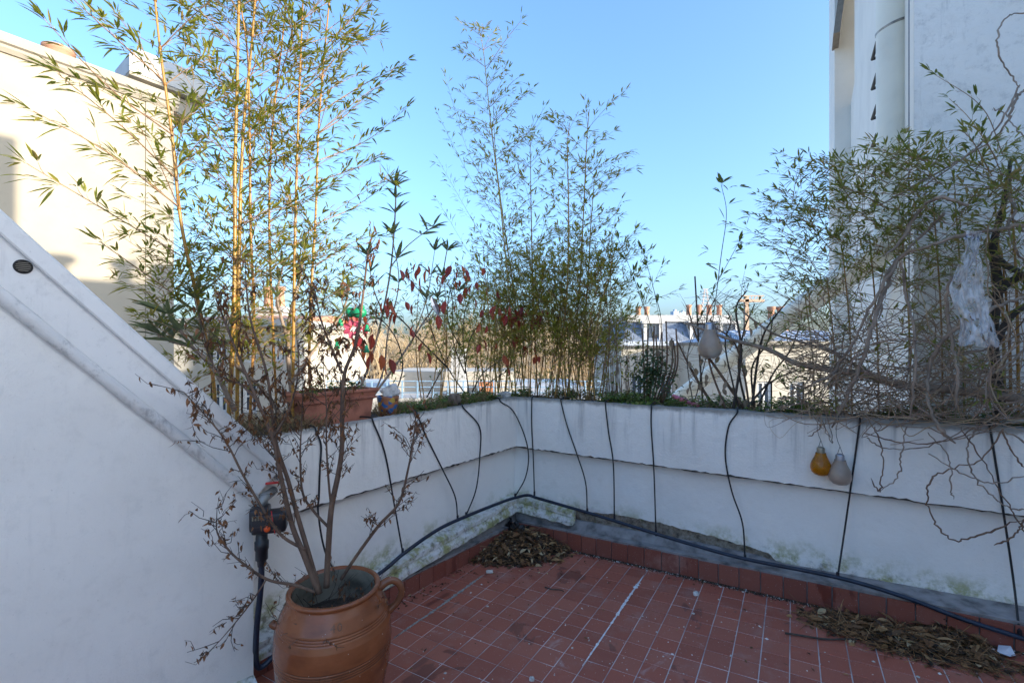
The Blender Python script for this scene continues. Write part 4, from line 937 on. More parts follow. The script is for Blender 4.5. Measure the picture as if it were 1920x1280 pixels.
EXP = [((938, 380), (880, 290), (835, 145)), ((948, 440), (880, 330), (818, 208)), ((952, 520), (890, 420), (822, 300)), ((958, 600), (895, 500), (818, 372)), ((930, 300), (990, 250), (1022, 200)), ((922, 230), (970, 190), (1000, 165)),
       ((912, 130), (945, 80), (978, 38)), ((935, 360), (1000, 300), (1045, 245)), ((1098, 380), (1140, 335), (1190, 313)), ((1100, 330), (1140, 300), (1178, 283)), ((1105, 430), (1145, 410), (1165, 375)), ((920, 200), (955, 160), (972, 145)),
       ((1110, 520), (1150, 480), (1190, 432)), ((1130, 600), (1180, 540), (1218, 470)), ((1140, 640), (1200, 580), (1240, 500)), ((1140, 620), (1210, 570), (1270, 545))]
for a, b, c in EXP: spray(T, Lf, [onR(*a, .2), onR(*b, .18), onR(*c, .15)], .0024, .062, (.42, .2), .042, .065, (1, 3), .08)
for i in range(260):      # leafy thicket at the foot of the clump
    x = random.triangular(900, 1220, 1120); y = random.uniform(480, 740); p = onR(x, y, random.uniform(.08, .32)); az = random.uniform(0, 6.28)
    spray(T, Lf, bough(p, V(math.cos(az), math.sin(az) * .6, 0), random.uniform(.07, .16), .8), .0014, .050, (.72, .25), .045, .05)
for i in range(22):       # young canes spreading into the left planter
    x = random.uniform(790, 955); P_ = [onL(x, 752, random.uniform(.1, .3)), onL(x + random.uniform(-12, 12), 660, .2), onL(x + random.uniform(-25, 25), random.uniform(520, 620), .2)]
    nd = culm(P_, .0030, .0015, bm_, 'culm_thin', random.random())
    for p, d, rr in nd:
        if p.z < 1.12: continue
        for q in range(2): az = random.uniform(0, 6.28); spray(T, Lf, bough(p, V(math.cos(az), math.sin(az) * .5, 0), random.uniform(.08, .2), .9), .0014, .052, VR, .04, .06)
for i in range(70):       # dry sheath-brown stems low in the clump
    x = random.uniform(1035, 1190); T.tube([onR(x, 752, .2), onR(x + random.uniform(-8, 8), 680, random.uniform(.1, .3)), onR(x + random.uniform(-18, 18), random.uniform(560, 650), .2)], [.0022, .0012], 4, .2, cap=False)
part(T, 'branches', 'twig', bm_, kind='stuff'); part(Lf, 'foliage', 'bamboo_leaf_mid', bm_, kind='stuff')

# --- lone bamboo shoot right of centre
sh_ = thing('bamboo_shoot', 'single sparse bamboo shoot standing against the sky right of centre', 'bamboo', onR(1300, 765, .2))
T, Lf = MB(), MB()
for P in ([(1300, 762), (1330, 640), (1352, 480), (1362, 400), (1352, 345)], [(1300, 762), (1290, 660), (1330, 560), (1385, 455)], [(1215, 755), (1225, 640), (1195, 540), (1160, 450)], [(1215, 755), (1240, 620), (1225, 540), (1205, 470)]):
    Q = [onR(x, y, .2) for x, y in P]; T.tube(catmull(Q, 8), [.0032, .0014], 5, .2)
    spray(T, Lf, Q[-3:], .0014, .078, (.12, .1), .075, .05, (1, 2), .3, .2)
for a in ((1352, 345), (1385, 350), (1330, 470), (1322, 495), (1388, 470)): leaf_fan(T, Lf, onR(*a, .2), V(random.uniform(-1, 1), 0, .2), 3, .075, (.1, .1), .7, .2)
part(T, 'stems', 'bark_dark', sh_, kind='stuff'); part(Lf, 'foliage', 'bamboo_leaf_dark', sh_, kind='stuff')
st = solo(MB().tube([onR(1318, 760, .22), onR(1310, 640, .22), onR(1303, 518, .22)], [.006, .0045], 7), 'garden_stake', 'wood_stake', 'thin dark upright stake beside the bare shrub', 'stake', onR(1318, 760, .22))

def gnarl(Q, amp, seed):
    return [p + V(noise.noise(V(i * .55, seed, 0)), noise.noise(V(i * .55, seed, 5)), noise.noise(V(i * .55, seed, 9))) * amp + rv(amp * .22) for i, p in enumerate(Q)]
# --- bamboo and vine tangle on the right
br_ = thing('bamboo_clump', 'leafy bamboo mixed into the vine tangle at the right', 'bamboo', WR(2.2, .25, .95), 'bamboo clumps in the planters')
T, Lf = MB(), MB()
for k in range(11):
    x = [1862, 1876, 1888, 1902, 1700, 1640, 1590, 1560, 1760, 1800, 1520][k]; top = [420, 380, 470, 300, 420, 440, 470, 520, 380, 360, 560][k]
    culm([onR(x + 8, 785, .25), onR(x + 4, (785 + top) / 2, .26), onR(x - 10, top, .24)], .006 if k < 4 else .004, .003, br_, 'culm_gold' if k < 4 else 'culm_thin', random.random())
dens = []
topline = pw([(1430, 420), (1480, 360), (1540, 325), (1600, 300), (1680, 285), (1760, 300), (1830, 285), (1900, 300), (1960, 320)])
leftline = pw([(285, 1560), (320, 1525), (400, 1465), (500, 1470), (600, 1490), (700, 1500), (790, 1480)])
def inside(x, y): return y > topline(x) and x > leftline(y)
n_ = 0
while n_ < 520:
    x = random.uniform(1430, 1950); y = min(785, topline(x) + abs(random.gauss(0, 210))) if random.random() < .75 else random.uniform(300, 780)
    if not inside(x, y) or (y > 560 and random.random() < .6 and x > 1560): continue
    n_ += 1; p = onR(x, y, random.uniform(-.12, .34)); az = random.uniform(0, 6.28)
    spray(T, Lf, bough(p, V(math.cos(az) - .35, math.sin(az) * .5, 0), random.uniform(.10, .24), random.uniform(.15, .9)), .0016, .056, (.74, .24), .046, .06, (2, 4))
EXP = [((1560, 470), (1500, 410), (1410, 400)), ((1540, 520), (1490, 460), (1398, 455)), ((1560, 560), (1500, 500), (1430, 495)), ((1880, 290), (1840, 200), (1745, 135)), ((1860, 330), (1810, 250), (1752, 250)), ((1600, 380), (1560, 330), (1520, 320)),
       ((1700, 340), (1710, 300), (1690, 265)), ((1870, 300), (1820, 225), (1780, 185)), ((1560, 640), (1480, 610), (1420, 640))]
for a, b, c in EXP: spray(T, Lf, [onR(*a, .1), onR(*b, .08), onR(*c, .06)], .0022, .066, (.2, .15), .05, .055, (1, 3), .15)
part(T, 'branches', 'twig', br_, kind='stuff'); part(Lf, 'foliage', 'bamboo_leaf_dark', br_, kind='stuff')

vn = thing('climbing_vine', 'bare tangled grey-brown climbing vine spilling over the right planter', 'vine', onR(1860, 790, .2))
def pxs(pts, o): return [onR(x, y, (o(i) if callable(o) else o)) for i, (x, y) in enumerate(pts)]
trunk = MB(); trunk.tube(catmull(pxs([(1880, 800), (1868, 700), (1862, 620), (1872, 540), (1862, 470), (1872, 420), (1885, 370), (1895, 300)], .18), 6), [.022, .018, .017, .012, .007], 10)
trunk.tube(catmull(pxs([(1862, 560), (1890, 530), (1930, 520), (1990, 540)], .16), 5), [.018, .015], 9); trunk.tube(catmull(pxs([(1866, 480), (1890, 500), (1920, 520), (1960, 600)], .14), 5), [.012, .012], 8)
trunk.tube(catmull(pxs([(1868, 640), (1890, 600), (1920, 575), (1980, 560)], .12), 5), [.014, .012], 8)
part(trunk, 'trunk', 'bark_dark', vn, smooth=True)
limb = MB(); limb.tube(catmull(pxs([(1925, 748), (1840, 738), (1760, 728), (1690, 722), (1620, 702), (1540, 690), (1490, 680), (1440, 655), (1370, 636), (1320, 618), (1285, 605)], .06), 6), [.019, .019, .017, .014, .009, .005], 9)
limb.tube(catmull(pxs([(1640, 705), (1560, 660), (1500, 640), (1450, 625), (1400, 590), (1385, 575)], .05), 5), [.008, .004], 7)
part(limb, 'limb', 'bark_grey', vn, smooth=True)
major = [([(1925, 420), (1860, 432), (1800, 442), (1740, 462), (1690, 480), (1660, 540), (1640, 600), (1615, 680), (1580, 760), (1560, 800)], .011),
 ([(1930, 555), (1880, 570), (1820, 600), (1770, 635), (1742, 690), (1740, 750), (1760, 800), (1790, 830)], .010),
 ([(1830, 470), (1810, 505), (1780, 530), (1776, 580), (1785, 640), (1795, 700), (1790, 770)], .009),
 ([(1690, 480), (1640, 560), (1600, 640), (1560, 700), (1520, 720)], .008), ([(1815, 385), (1760, 370), (1720, 400), (1690, 450), (1660, 480)], .010), ([(1770, 400), (1740, 430), (1700, 470), (1660, 520), (1650, 600)], .008),
 ([(1690, 490), (1700, 560), (1715, 620), (1715, 700), (1705, 790)], .007), ([(1925, 25), (1890, 30), (1870, 70), (1876, 110), (1895, 140), (1912, 165)], .004), ([(1925, 165), (1905, 185), (1890, 225), (1860, 262), (1800, 300), (1720, 345), (1640, 390)], .006),
 ([(1910, 160), (1885, 215), (1850, 260), (1795, 305), (1700, 370)], .005), ([(1925, 260), (1900, 235), (1880, 210), (1860, 205)], .003), ([(1905, 320), (1890, 345), (1895, 375), (1905, 395), (1880, 430)], .007), ([(1885, 345), (1900, 325), (1910, 322)], .005),
 ([(1925, 440), (1898, 410), (1892, 430), (1905, 470), (1925, 500)], .005), ([(1925, 620), (1860, 650), (1780, 670), (1700, 690), (1600, 670), (1520, 640)], .006), ([(1925, 650), (1880, 690), (1820, 710), (1740, 720), (1650, 740)], .006)]
hang = [([(1740, 800), (1790, 822), (1850, 808), (1900, 815), (1930, 840)], .0045), ([(1880, 805), (1840, 860), (1765, 885), (1740, 910), (1742, 955), (1765, 995), (1795, 1013), (1850, 998), (1925, 970)], .0050),
 ([(1835, 800), (1815, 830), (1820, 880), (1850, 920), (1890, 950), (1930, 955)], .0042), ([(1920, 975), (1905, 1000), (1865, 1022)], .0045), ([(1700, 800), (1690, 850), (1685, 890), (1650, 922)], .004), ([(1640, 800), (1655, 850), (1652, 900), (1648, 920), (1632, 896)], .0042),
 ([(1740, 810), (1780, 860), (1782, 910), (1788, 935)], .004), ([(1540, 790), (1535, 805), (1515, 818)], .0035), ([(1530, 750), (1545, 800), (1560, 830), (1558, 805), (1545, 770)], .0032), ([(1620, 812), (1700, 830), (1780, 825), (1850, 790)], .004), ([(1625, 820), (1660, 840), (1740, 836), (1830, 800), (1925, 790)], .004),
 ([(1880, 810), (1900, 850), (1925, 880)], .0045), ([(1740, 850), (1800, 885), (1860, 905), (1930, 890)], .004), ([(1925, 1000), (1890, 945), (1840, 860), (1800, 800)], .0035)]
for k, (pts, r) in enumerate(major):
    ov = random.uniform(-.14, .06); part(MB().tube(gnarl(catmull(pxs(pts, lambda i: ov + .03 * math.sin(i * 1.7 + k)), 8), .009, k), [.8 * r * random.uniform(.7, 1.1) for _ in range(9)] + [r * .3], 7), 'stem', 'bark_grey', vn, smooth=True)
for k, (pts, r) in enumerate(hang):
    part(MB().tube(gnarl(catmull(pxs(pts, lambda i: -.05 - .04 * abs(math.sin(i * 1.3 + k))), 8), .010, k + 40), [.72 * r * random.uniform(.7, 1.2) for _ in range(10)] + [r * .2], 6), 'hanging_stem', 'bark_brown' if k % 2 else 'bark_grey', vn, smooth=True)
tw = MB(); fl_ = MB()
for k in range(330):
    x0 = random.uniform(1470, 1940); y0 = random.choice([785, 785, 730, 700, 640]); x, y = x0, y0; a = random.uniform(1.9, 4.0) if random.random() < .6 else random.uniform(.6, 2.2); pts = []; o = random.uniform(-.14, .32); cu = random.gauss(0, .45)
    for i in range(random.randint(5, 10)):
        pts.append(onR(x, y, o + random.gauss(0, .03))); x += 46 * math.cos(a); y -= 42 * math.sin(a) * .8; a += cu * .5 + random.gauss(0, .28)
        if y < topline(max(1430, min(1955, x))) + 15: a = -abs(a) * .4 if a < 1.57 else math.pi + .5
        if x < leftline(y) + 10: a = random.uniform(-.7, .7)
        if y > 800: a = random.uniform(.6, 2.4)
        x = min(1975, x)
    r = random.choice([.0014, .0018, .0022, .003]); tw.tube(catmull(pts, 4), [r, r * .5], 4, random.random(), cap=False)
for k in range(110):   # level mat of dry stems near the planter top
    x = random.uniform(1480, 1900); y = random.uniform(700, 800); L = random.uniform(60, 240); o = random.uniform(-.12, .3); s_ = random.gauss(0, 18)
    tw.tube(catmull([onR(x, y, o), onR(x + L * .5, y + s_ + random.gauss(0, 12), o + .03), onR(x + L, y + 1.5 * s_, o + random.gauss(0, .05))], 5), [.0024, .0014], 4, random.random(), cap=False)
part(tw, 'fine_stems', 'vine_bark', vn, kind='stuff')

# --- plastic bag caught in the vine
bg_ = thing('plastic_bag', 'torn clear plastic bag caught on the vine at the right', 'plastic bag', onR(1830, 540, -.17))
mb = MB(); NU, NV = 34, 60; vs = []
lft = pw([(0, 1812), (.18, 1806), (.45, 1783), (.62, 1782), (.72, 1800), (1, 1798)]); rgt = pw([(0, 1842), (.15, 1836), (.35, 1842), (.6, 1850), (.8, 1862), (1, 1874)])
for j in range(NV + 1):
    v = j / NV; y = lerp(433, 648, v)
    for i in range(NU + 1):
        u = i / NU; x = lerp(lft(v), rgt(v), u) + 5 * noise.noise(V(u * 3, v * 9, 0)); yy = y + (10 * noise.noise(V(u * 5, 3, 0)) * v)
        vs.append(onR(x, yy, -.17 + .030 * noise.noise(V(u * 4, v * 5, 2)) + .016 * noise.noise(V(u * 13, v * 9, 3)) + .02 * abs(noise.noise(V(u * 7 + v * 3, v * 2, 6)))))
W_ = NU + 1
for j in range(NV):
    for i in range(NU):
        if noise.noise(V(i * .22, j * .16, 9)) > .42 and j > 20: continue
        mb.f.append((j * W_ + i, j * W_ + i + 1, (j + 1) * W_ + i + 1, (j + 1) * W_ + i)); mb.a.append(1.0 if 1 < j < 5 and (i // 3) % 2 == 0 else 0.0)
mb.v = [tuple(p) for p in vs]; part(mb, 'bag_film', 'plastic_film', bg_, smooth=True)

# --- dead shrub in the jar
ds_ = thing('dead_shrub', 'leafless dying shrub with shrivelled brown leaves in the stoneware jar', 'shrub', JC + V(0, 0, .355))
stems = [([(598, 1112, 1.55), (570, 1040, 1.55), (548, 985, 1.55), (528, 900, 1.54), (512, 822, 1.53), (482, 750, 1.55), (440, 650, 1.58), (405, 560, 1.6)], .0110), ([(600, 1112, 1.56), (578, 1035, 1.57), (556, 960, 1.58), (540, 900, 1.58), (520, 840, 1.58), (512, 790, 1.6), (500, 700, 1.62), (470, 600, 1.64), (460, 520, 1.66)], .0100),
 ([(612, 1100, 1.58), (615, 1040, 1.58), (621, 955, 1.58), (634, 890, 1.58), (641, 840, 1.58), (642, 760, 1.58), (646, 700, 1.58), (668, 640, 1.6), (680, 560, 1.62), (690, 470, 1.64)], .0125), ([(642, 700, 1.58), (625, 660, 1.57), (602, 600, 1.56), (590, 540, 1.56)], .006),
 ([(640, 1085, 1.6), (668, 1042, 1.58), (710, 985, 1.56), (748, 942, 1.55), (765, 880, 1.55), (774, 830, 1.55), (780, 778, 1.55)], .0070), ([(590, 1110, 1.52), (552, 1096, 1.50), (500, 1085, 1.47), (442, 1044, 1.45), (410, 1004, 1.44), (405, 975, 1.44)], .0060),
 ([(572, 1030, 1.55), (530, 1005, 1.53), (498, 962, 1.51), (458, 894, 1.50), (425, 830, 1.49), (395, 790, 1.48), (345, 735, 1.47)], .0060), ([(618, 990, 1.58), (590, 960, 1.6), (568, 925, 1.6), (563, 860, 1.6), (565, 800, 1.6), (568, 740, 1.62)], .0055), ([(621, 950, 1.58), (616, 900, 1.57), (612, 830, 1.57), (612, 760, 1.57), (606, 700, 1.57)], .0050),
 ([(500, 1085, 1.47), (470, 1130, 1.45), (430, 1180, 1.43), (385, 1230, 1.42)], .0030), ([(512, 822, 1.53), (545, 760, 1.56), (560, 690, 1.58), (555, 620, 1.6)], .005), ([(482, 750, 1.55), (450, 720, 1.56), (410, 700, 1.57), (380, 640, 1.58)], .0045)]
tw = MB(); dl = MB()
def dead_twig(p, d, L, lv, r=.0016):
    q = p + d * L * .5 + rv(.01); e = p + d * L + rv(.012) + V(0, 0, .1 * L); tw.tube([p, q, e], [r, r * .5], 3, random.random(), cap=False)
    for k in range(random.randint(1, 3) if p.z < 1.0 else random.randint(2, 5)):
        t = random.uniform(.25, 1); pp_ = p.lerp(e, t); dl.oval(pp_, (V(0, 0, -1) + rv(.8)).normalized(), random.uniform(.009, .020) * (1.4 if p.z > 1.0 else 1), random.uniform(.004, .009), random.random(), random.uniform(.2, 1.0))
    if lv > 0:
        for k in range(random.randint(1, 3)): dead_twig(p.lerp(e, random.uniform(.3, .95)), rdir(d, .8), L * random.uniform(.4, .7), lv - 1, r * .7)
for pts, r in stems:
    P = [at(*p) for p in pts]; Q = catmull(P, 7); part(MB().tube(Q, [.88 * r, r * .74, r * .52, r * .25], 8), 'stem', 'bark_dead', ds_, smooth=True)
    n = len(Q)
    for i in range(n // 4, n):
        d = (Q[min(i + 1, n - 1)] - Q[max(i - 1, 0)]).normalized(); up_ = Q[i].z > .9
        for k in range(1):
            if random.random() < (.85 if up_ else .62): dead_twig(Q[i], (d * .5 + V(random.uniform(-1, 1), random.uniform(-.8, .8), random.uniform(-.2, .6))).normalized(), random.uniform(.03, .10) * (1.25 if up_ else 1), 1)
for k in range(26): dead_twig(JC + V(random.uniform(-.12, .12), random.uniform(-.12, .12), .37), V(random.uniform(-1, 1), random.uniform(-1, 1), .35).normalized(), random.uniform(.06, .15), 1)
part(tw, 'twigs', 'bark_dark', ds_, kind='stuff'); part(dl, 'shrivelled_leaves', 'dead_leaf', ds_, kind='stuff')

# --- oleander: each lance leaf a part
ol = thing('oleander_shrub', 'grey-green oleander with whorls of lance-shaped leaves in the left planter', 'shrub', WL(1.2, .2, .95))
lm = MB().leaf(V(0, 0, 0), V(0, 1, 0), 1, .19, .5, .10, V(0, 0, 1), .25).build('leaf_proto', 'oleander_leaf', None); olm = lm.data; bpy.data.objects.remove(lm)
OS = [([(668, 745), (690, 690), (715, 600), (733, 500), (741, 400), (742, 350)], .007, 1), ([(733, 500), (760, 465), (790, 440), (812, 425)], .004, 1), ([(700, 742), (745, 680), (790, 610), (820, 560), (838, 470)], .007, 1), ([(720, 590), (700, 540), (690, 480)], .004, 1), ([(700, 742), (720, 690), (728, 620), (748, 530), (735, 440)], .005, 1), ([(790, 610), (830, 580), (860, 545)], .004, 0), ([(690, 690), (655, 620), (640, 560)], .005, 0), ([(768, 650), (800, 560), (815, 470)], .004, 1),
      ([(560, 800), (545, 720), (540, 620), (560, 530), (572, 470)], .012, 1), ([(540, 640), (520, 560), (530, 500)], .008, 1), ([(545, 720), (600, 640), (640, 590), (655, 540)], .008, 1), ([(440, 770), (400, 690), (360, 650), (318, 590)], .010, 1), ([(400, 690), (380, 620), (365, 560)], .006, 1), ([(360, 650), (320, 640), (288, 620)], .005, 1), ([(540, 800), (500, 740), (460, 700), (400, 650)], .011, 0)]
def put_leaf(me, par, p, d, L, roll, name='leaf', wide=1.0):
    d = d.normalized(); x = d.cross(V(0, 0, 1) + rv(.3)).normalized(); z = x.cross(d)
    M = Matrix((x, d, z)).transposed().to_4x4() @ Matrix.Rotation(roll, 4, 'Y') @ Matrix.Diagonal((L * wide, L, L, 1))
    o = bpy.data.objects.new(name, me); COL.objects.link(o); o.parent = par; o.matrix_local = Matrix.Translation(p - BASE[par.name]) @ M; return o
nleaf = 0
for k, (pts, r, ros) in enumerate(OS):
    P = [onL(x, y, .17 + .05 * math.sin(k)) for x, y in pts]; Q = catmull(P, 6); part(MB().tube(Q, [r, r * .5], 7), 'stem', 'bark_grey', ol, smooth=True)
    n = len(Q); d = (Q[-1] - Q[-3]).normalized()
    for c in range(3 if ros else 1):
        cp = Q[max(0, n - 1 - 3 * c)]
        for q in range(9 if c == 0 else 5):
            if nleaf >= 290: break
            a = q * 2.4 + random.random(); dd = (d * random.uniform(.25, 1.0) + V(math.cos(a), math.sin(a), random.uniform(-.1, .3)) * .8); put_leaf(olm, ol, cp, dd, random.uniform(.075, .125), random.uniform(-.5, .5)); nleaf += 1

# --- red-leaved shrub: each red leaf a part
rs = thing('red_leaved_shrub', 'straggly shrub with drooping dark red oval leaves in the left planter', 'shrub', WL(.35, .2, .95))
lm = MB().oval(V(0, 0, 0), V(0, 1, 0), 1, .50, .5, .15, V(0, 0, 1)).build('leaf_proto', 'red_leaf', None); rlm = lm.data; bpy.data.objects.remove(lm)
lm2 = rlm.copy(); lm2.attributes['v'].data.foreach_set('value', [0.05] * len(lm2.polygons)); lm3 = rlm.copy(); lm3.attributes['v'].data.foreach_set('value', [0.95] * len(lm3.polygons))
RSX = [[(880, 742), (872, 680), (868, 620), (876, 570), (900, 540), (935, 520)], [(872, 700), (880, 640), (905, 600), (930, 582), (965, 585), (1005, 598)], [(885, 735), (905, 700), (935, 678), (975, 658), (1000, 640), (1010, 600)], [(868, 660), (840, 600), (845, 540), (862, 512)], [(875, 742), (840, 690), (810, 620), (795, 560), (760, 515)], [(840, 690), (790, 640), (740, 590), (690, 590), (650, 600)], [(872, 700), (850, 640), (848, 560), (835, 520)], [(800, 745), (830, 690), (850, 650), (882, 600)], [(890, 742), (920, 715), (955, 690), (960, 655)], [(740, 742), (755, 690), (745, 640), (715, 600), (680, 600)]]
rst = MB()
for k, pts in enumerate(RSX): part(MB().tube(catmull([onL(x, y, .2 + .05 * math.sin(k * 2)) for x, y in pts], 6), [.0048, .0022], 6), 'stem', 'bark_dark', rs, smooth=True)
RL = [(750, 505), (765, 500), (785, 497), (800, 505), (770, 525), (845, 498), (860, 505), (835, 515), (862, 525), (880, 540), (862, 550), (855, 572), (873, 505), (665, 585), (655, 600), (680, 590), (690, 605), (640, 630), (700, 625), (735, 570), (745, 585), (720, 570), (730, 555), (760, 565), (640, 590), (775, 610), (820, 590), (915, 540), (905, 580), (925, 575), (940, 585), (955, 580), (962, 595), (975, 590), (985, 597), (1000, 585), (1003, 598), (990, 580), (960, 640), (965, 633), (952, 672), (1000, 648), (1003, 662), (900, 645), (715, 665), (730, 672), (800, 660), (690, 655), (948, 590), (972, 600), (995, 605), (868, 515), (886, 530), (890, 560), (670, 610), (675, 630), (660, 640), (705, 650)]
RL += [(x + random.gauss(0, 16), y + random.gauss(0, 10)) for x, y in RL + RL[28:42]]
for k, (x, y) in enumerate(RL):
    p = onL(x, y, .09 + .08 * math.sin(k * 1.9)) if x < 960 else onR(x, y, .12)
    put_leaf(random.choice([rlm, lm2, lm3, rlm]), rs, p, V(random.uniform(-.5, .5), random.uniform(-.5, .3), -1), random.uniform(.05, .088), random.uniform(-.9, .9))
    rst.tube([p, p + V(random.uniform(-.03, .03), .02, .03)], .001, 3, cap=False)
part(rst, 'leaf_stalks', 'bark_dark', rs, kind='stuff')
tw, lf = MB(), MB()
for k, pts in enumerate(RSX):
    Q = catmull([onL(x, y, .2 + .05 * math.sin(k * 2)) for x, y in pts], 6)
    for p in Q[3:]:
        for q in range(2):
            d = V(random.uniform(-1, 1), random.uniform(-.7, .7), random.uniform(-.1, 1)).normalized(); L = random.uniform(.04, .13); tw.tube([p, p + d * L * .5 + rv(.008), p + d * L], [.0014, .0008], 3, random.random(), cap=False)
            for c in range(2): lf.leaf(p + d * L * random.uniform(.5, 1), rdir(d, .9), random.uniform(.025, .05), .011, random.uniform(.3, 1), .3)
part(tw, 'twigs', 'bark_grey', rs, kind='stuff'); part(lf, 'small_leaves', 'weed_leaf', rs, kind='stuff')

# --- dark leafy shrub with cut stems
dk = thing('dark_leafy_shrub', 'small dark green shrub with clipped upright stems on the right planter', 'shrub', onR(1235, 755, .17))
for k in range(9):
    x = 1208 + k * 8 + random.uniform(-3, 3); part(MB().tube(catmull([onR(1225 + (k - 4) * 4, 755, .17), onR(x, 690, .16 + .02 * math.sin(k)), onR(x + random.uniform(-4, 4), random.uniform(600, 640), .16 + .03 * math.cos(k))], 5), [.0055, .0048], 7), 'stem', 'bark_brown', dk, smooth=True)
lf = MB()
for k in range(760):
    x = random.gauss(1222, 22); y = random.triangular(635, 752, 705); p = onR(x, y, random.uniform(.08, .27)); lf.leaf(p, rdir(V(random.uniform(-1, 1), -.3, .1), .6), random.uniform(.025, .042), .015, random.gauss(.4, .2) if x < 1245 else random.uniform(.5, 1), .4)
part(lf, 'foliage', 'dark_leaf', dk, kind='stuff')

# --- bare shrub with a few tan leaves
bs = thing('bare_shrub', 'leafless brown shrub with a few papery tan leaves, right of centre', 'shrub', onR(1380, 765, .17))
BS = [[(1395, 765), (1350, 700), (1310, 640), (1290, 580)], [(1400, 765), (1385, 690), (1395, 620), (1415, 570)], [(1410, 765), (1420, 680), (1435, 620), (1480, 560)], [(1360, 765), (1330, 680), (1325, 600), (1340, 560)], [(1385, 765), (1360, 650), (1370, 600), (1345, 565)], [(1420, 765), (1450, 700), (1480, 660), (1500, 610)], [(1340, 765), (1300, 700), (1270, 640)], [(1400, 765), (1440, 720), (1500, 690)], [(1375, 765), (1390, 660), (1380, 580), (1400, 545)], [(1405, 765), (1395, 700), (1375, 640), (1330, 610), (1290, 605)], [(1350, 765), (1320, 735), (1300, 690)], [(1415, 765), (1410, 690), (1440, 640), (1450, 590)]]
tw, lf = MB(), MB()
for k, pts in enumerate(BS):
    r = [.0095, .007, .008, .0065, .005, .006][k % 6]; Q = catmull([onR(x, y, .15 + .07 * math.sin(k * 1.4)) for x, y in pts], 7); part(MB().tube(Q, [r, r * .75, r * .4], 7), 'stem', 'bark_dark' if k % 3 else 'bark_brown', bs, smooth=True)
    for p in Q[5:]:
        for q in range(2):
            d = V(random.uniform(-1, 1), random.uniform(-.6, .6), random.uniform(-.2, 1)).normalized(); L = random.uniform(.04, .16); e = p + d * L + rv(.02); tw.tube([p, p.lerp(e, .5) + rv(.012), e], [.0017, .0007], 3, random.random(), cap=False)
            if random.random() < .3: leaf_fan(tw, lf, e, d, 1, .04, (.5, .2), .8, .25)
for k in range(34):
    p = onR(random.gauss(1350, 45), random.uniform(590, 755), .08)
    tw.tube([p, p + V(.005, .01, .03)], .001, 3, cap=False)
tanm = MB().oval(V(0, 0, 0), V(0, 1, 0), 1, .52, .5, .25, V(0, 0, 1)).build('leaf_proto', 'tan_leaf', None); tm_ = tanm.data; bpy.data.objects.remove(tanm)
for k in range(38): put_leaf(tm_, bs, onR(random.gauss(1350, 45), random.uniform(590, 752), .08 + random.uniform(-.02, .1)), V(random.uniform(-.6, .6), random.uniform(-.4, .4), -1), random.uniform(.035, .06), random.uniform(-1, 1), 'dry_leaf')
part(tw, 'twigs', 'bark_brown', bs, kind='stuff'); part(lf, 'small_leaves', 'weed_leaf', bs, kind='stuff')

# --- ground cover
def cover(name, W, ztop, s0, s1, n, mat, lab, hgt, kindf):
    mb = MB()
    for k in range(n):
        s = random.uniform(s0, s1); o = random.uniform(.03, .34)
        if noise.noise(V(s * 5, o * 5, len(lab) % 7)) < (.0 if name == 'weeds' else -.25): continue
        p = W(s, o, ztop(s) - .012); kindf(mb, p, hgt * random.uniform(.4, 1.2))
    o_ = mb.build(name, MATS[mat].name, None, kind='stuff', base=W((s0 + s1) / 2, .2, ztop(s0))); o_['label'] = lab; return o_
def weed(mb, p, h):
    for q in range(5):
        a = random.uniform(0, 6.28); d = V(math.cos(a), math.sin(a), random.uniform(.1, 1.0)); mb.leaf(p + V(0, 0, random.uniform(0, h)), d, random.uniform(.015, .034), .013, random.random(), .4)
def blade(mb, p, h):
    for q in range(3):
        a = random.uniform(0, 6.28); d = V(math.cos(a) * .6, math.sin(a) * .6, 1).normalized(); e = p + d * h * 1.4; mid = p.lerp(e, .5) + rv(.01); mb.tube([p, mid, e + V(d.x, d.y, -.3) * h * .4], [.0013, .0005], 3, random.random(), cap=False)
cover('weeds', WR, topR, -.1, 2.6, 2600, 'weed_leaf', 'low green weeds along the top of the right planter', .065, weed)
cover('weeds', WL, topL, 0, .95, 900, 'weed_leaf', 'low green weeds in the left planter near the corner', .06, weed)
cover('dry_grass', WL, topL, .1, 1.05, 520, 'straw', 'dry straw-coloured grass in the left planter beside the painted pot', .055, blade)
cover('dry_grass', WL, topL, 1.4, 2.05, 700, 'straw', 'dry straw-coloured grass heaped beside the sloping coping', .07, blade)
cover('dry_grass', WR, topR, 0, 2.8, 500, 'straw', 'dry grass scattered along the right planter top', .045, blade)
mb = MB()
for k in range(60): weed(mb, WL(random.uniform(ts0 + .03, ts1 - .03), random.uniform(to0 + .03, to1 - .03), zb + .145), .05)
mb.build('seedlings', 'weed_leaf', None, kind='stuff', base=WL(1.3, .16, zb))['label'] = 'green seedlings growing in the terracotta trough'
mb = MB()
for q in range(26):     # weeds hanging over the wall at two spots
    p = onR(random.gauss(1190, 14), 752, .03); [mb.leaf(p + V(0, 0, -random.uniform(0, .05)), V(random.uniform(-1, 1), -.6, -.3), .03, .013, random.random(), .5) for _ in range(4)]
mb.build('trailing_weeds', 'weed_leaf', None, kind='stuff', base=onR(1190, 752, .03))['label'] = 'green weeds trailing over the right planter edge'

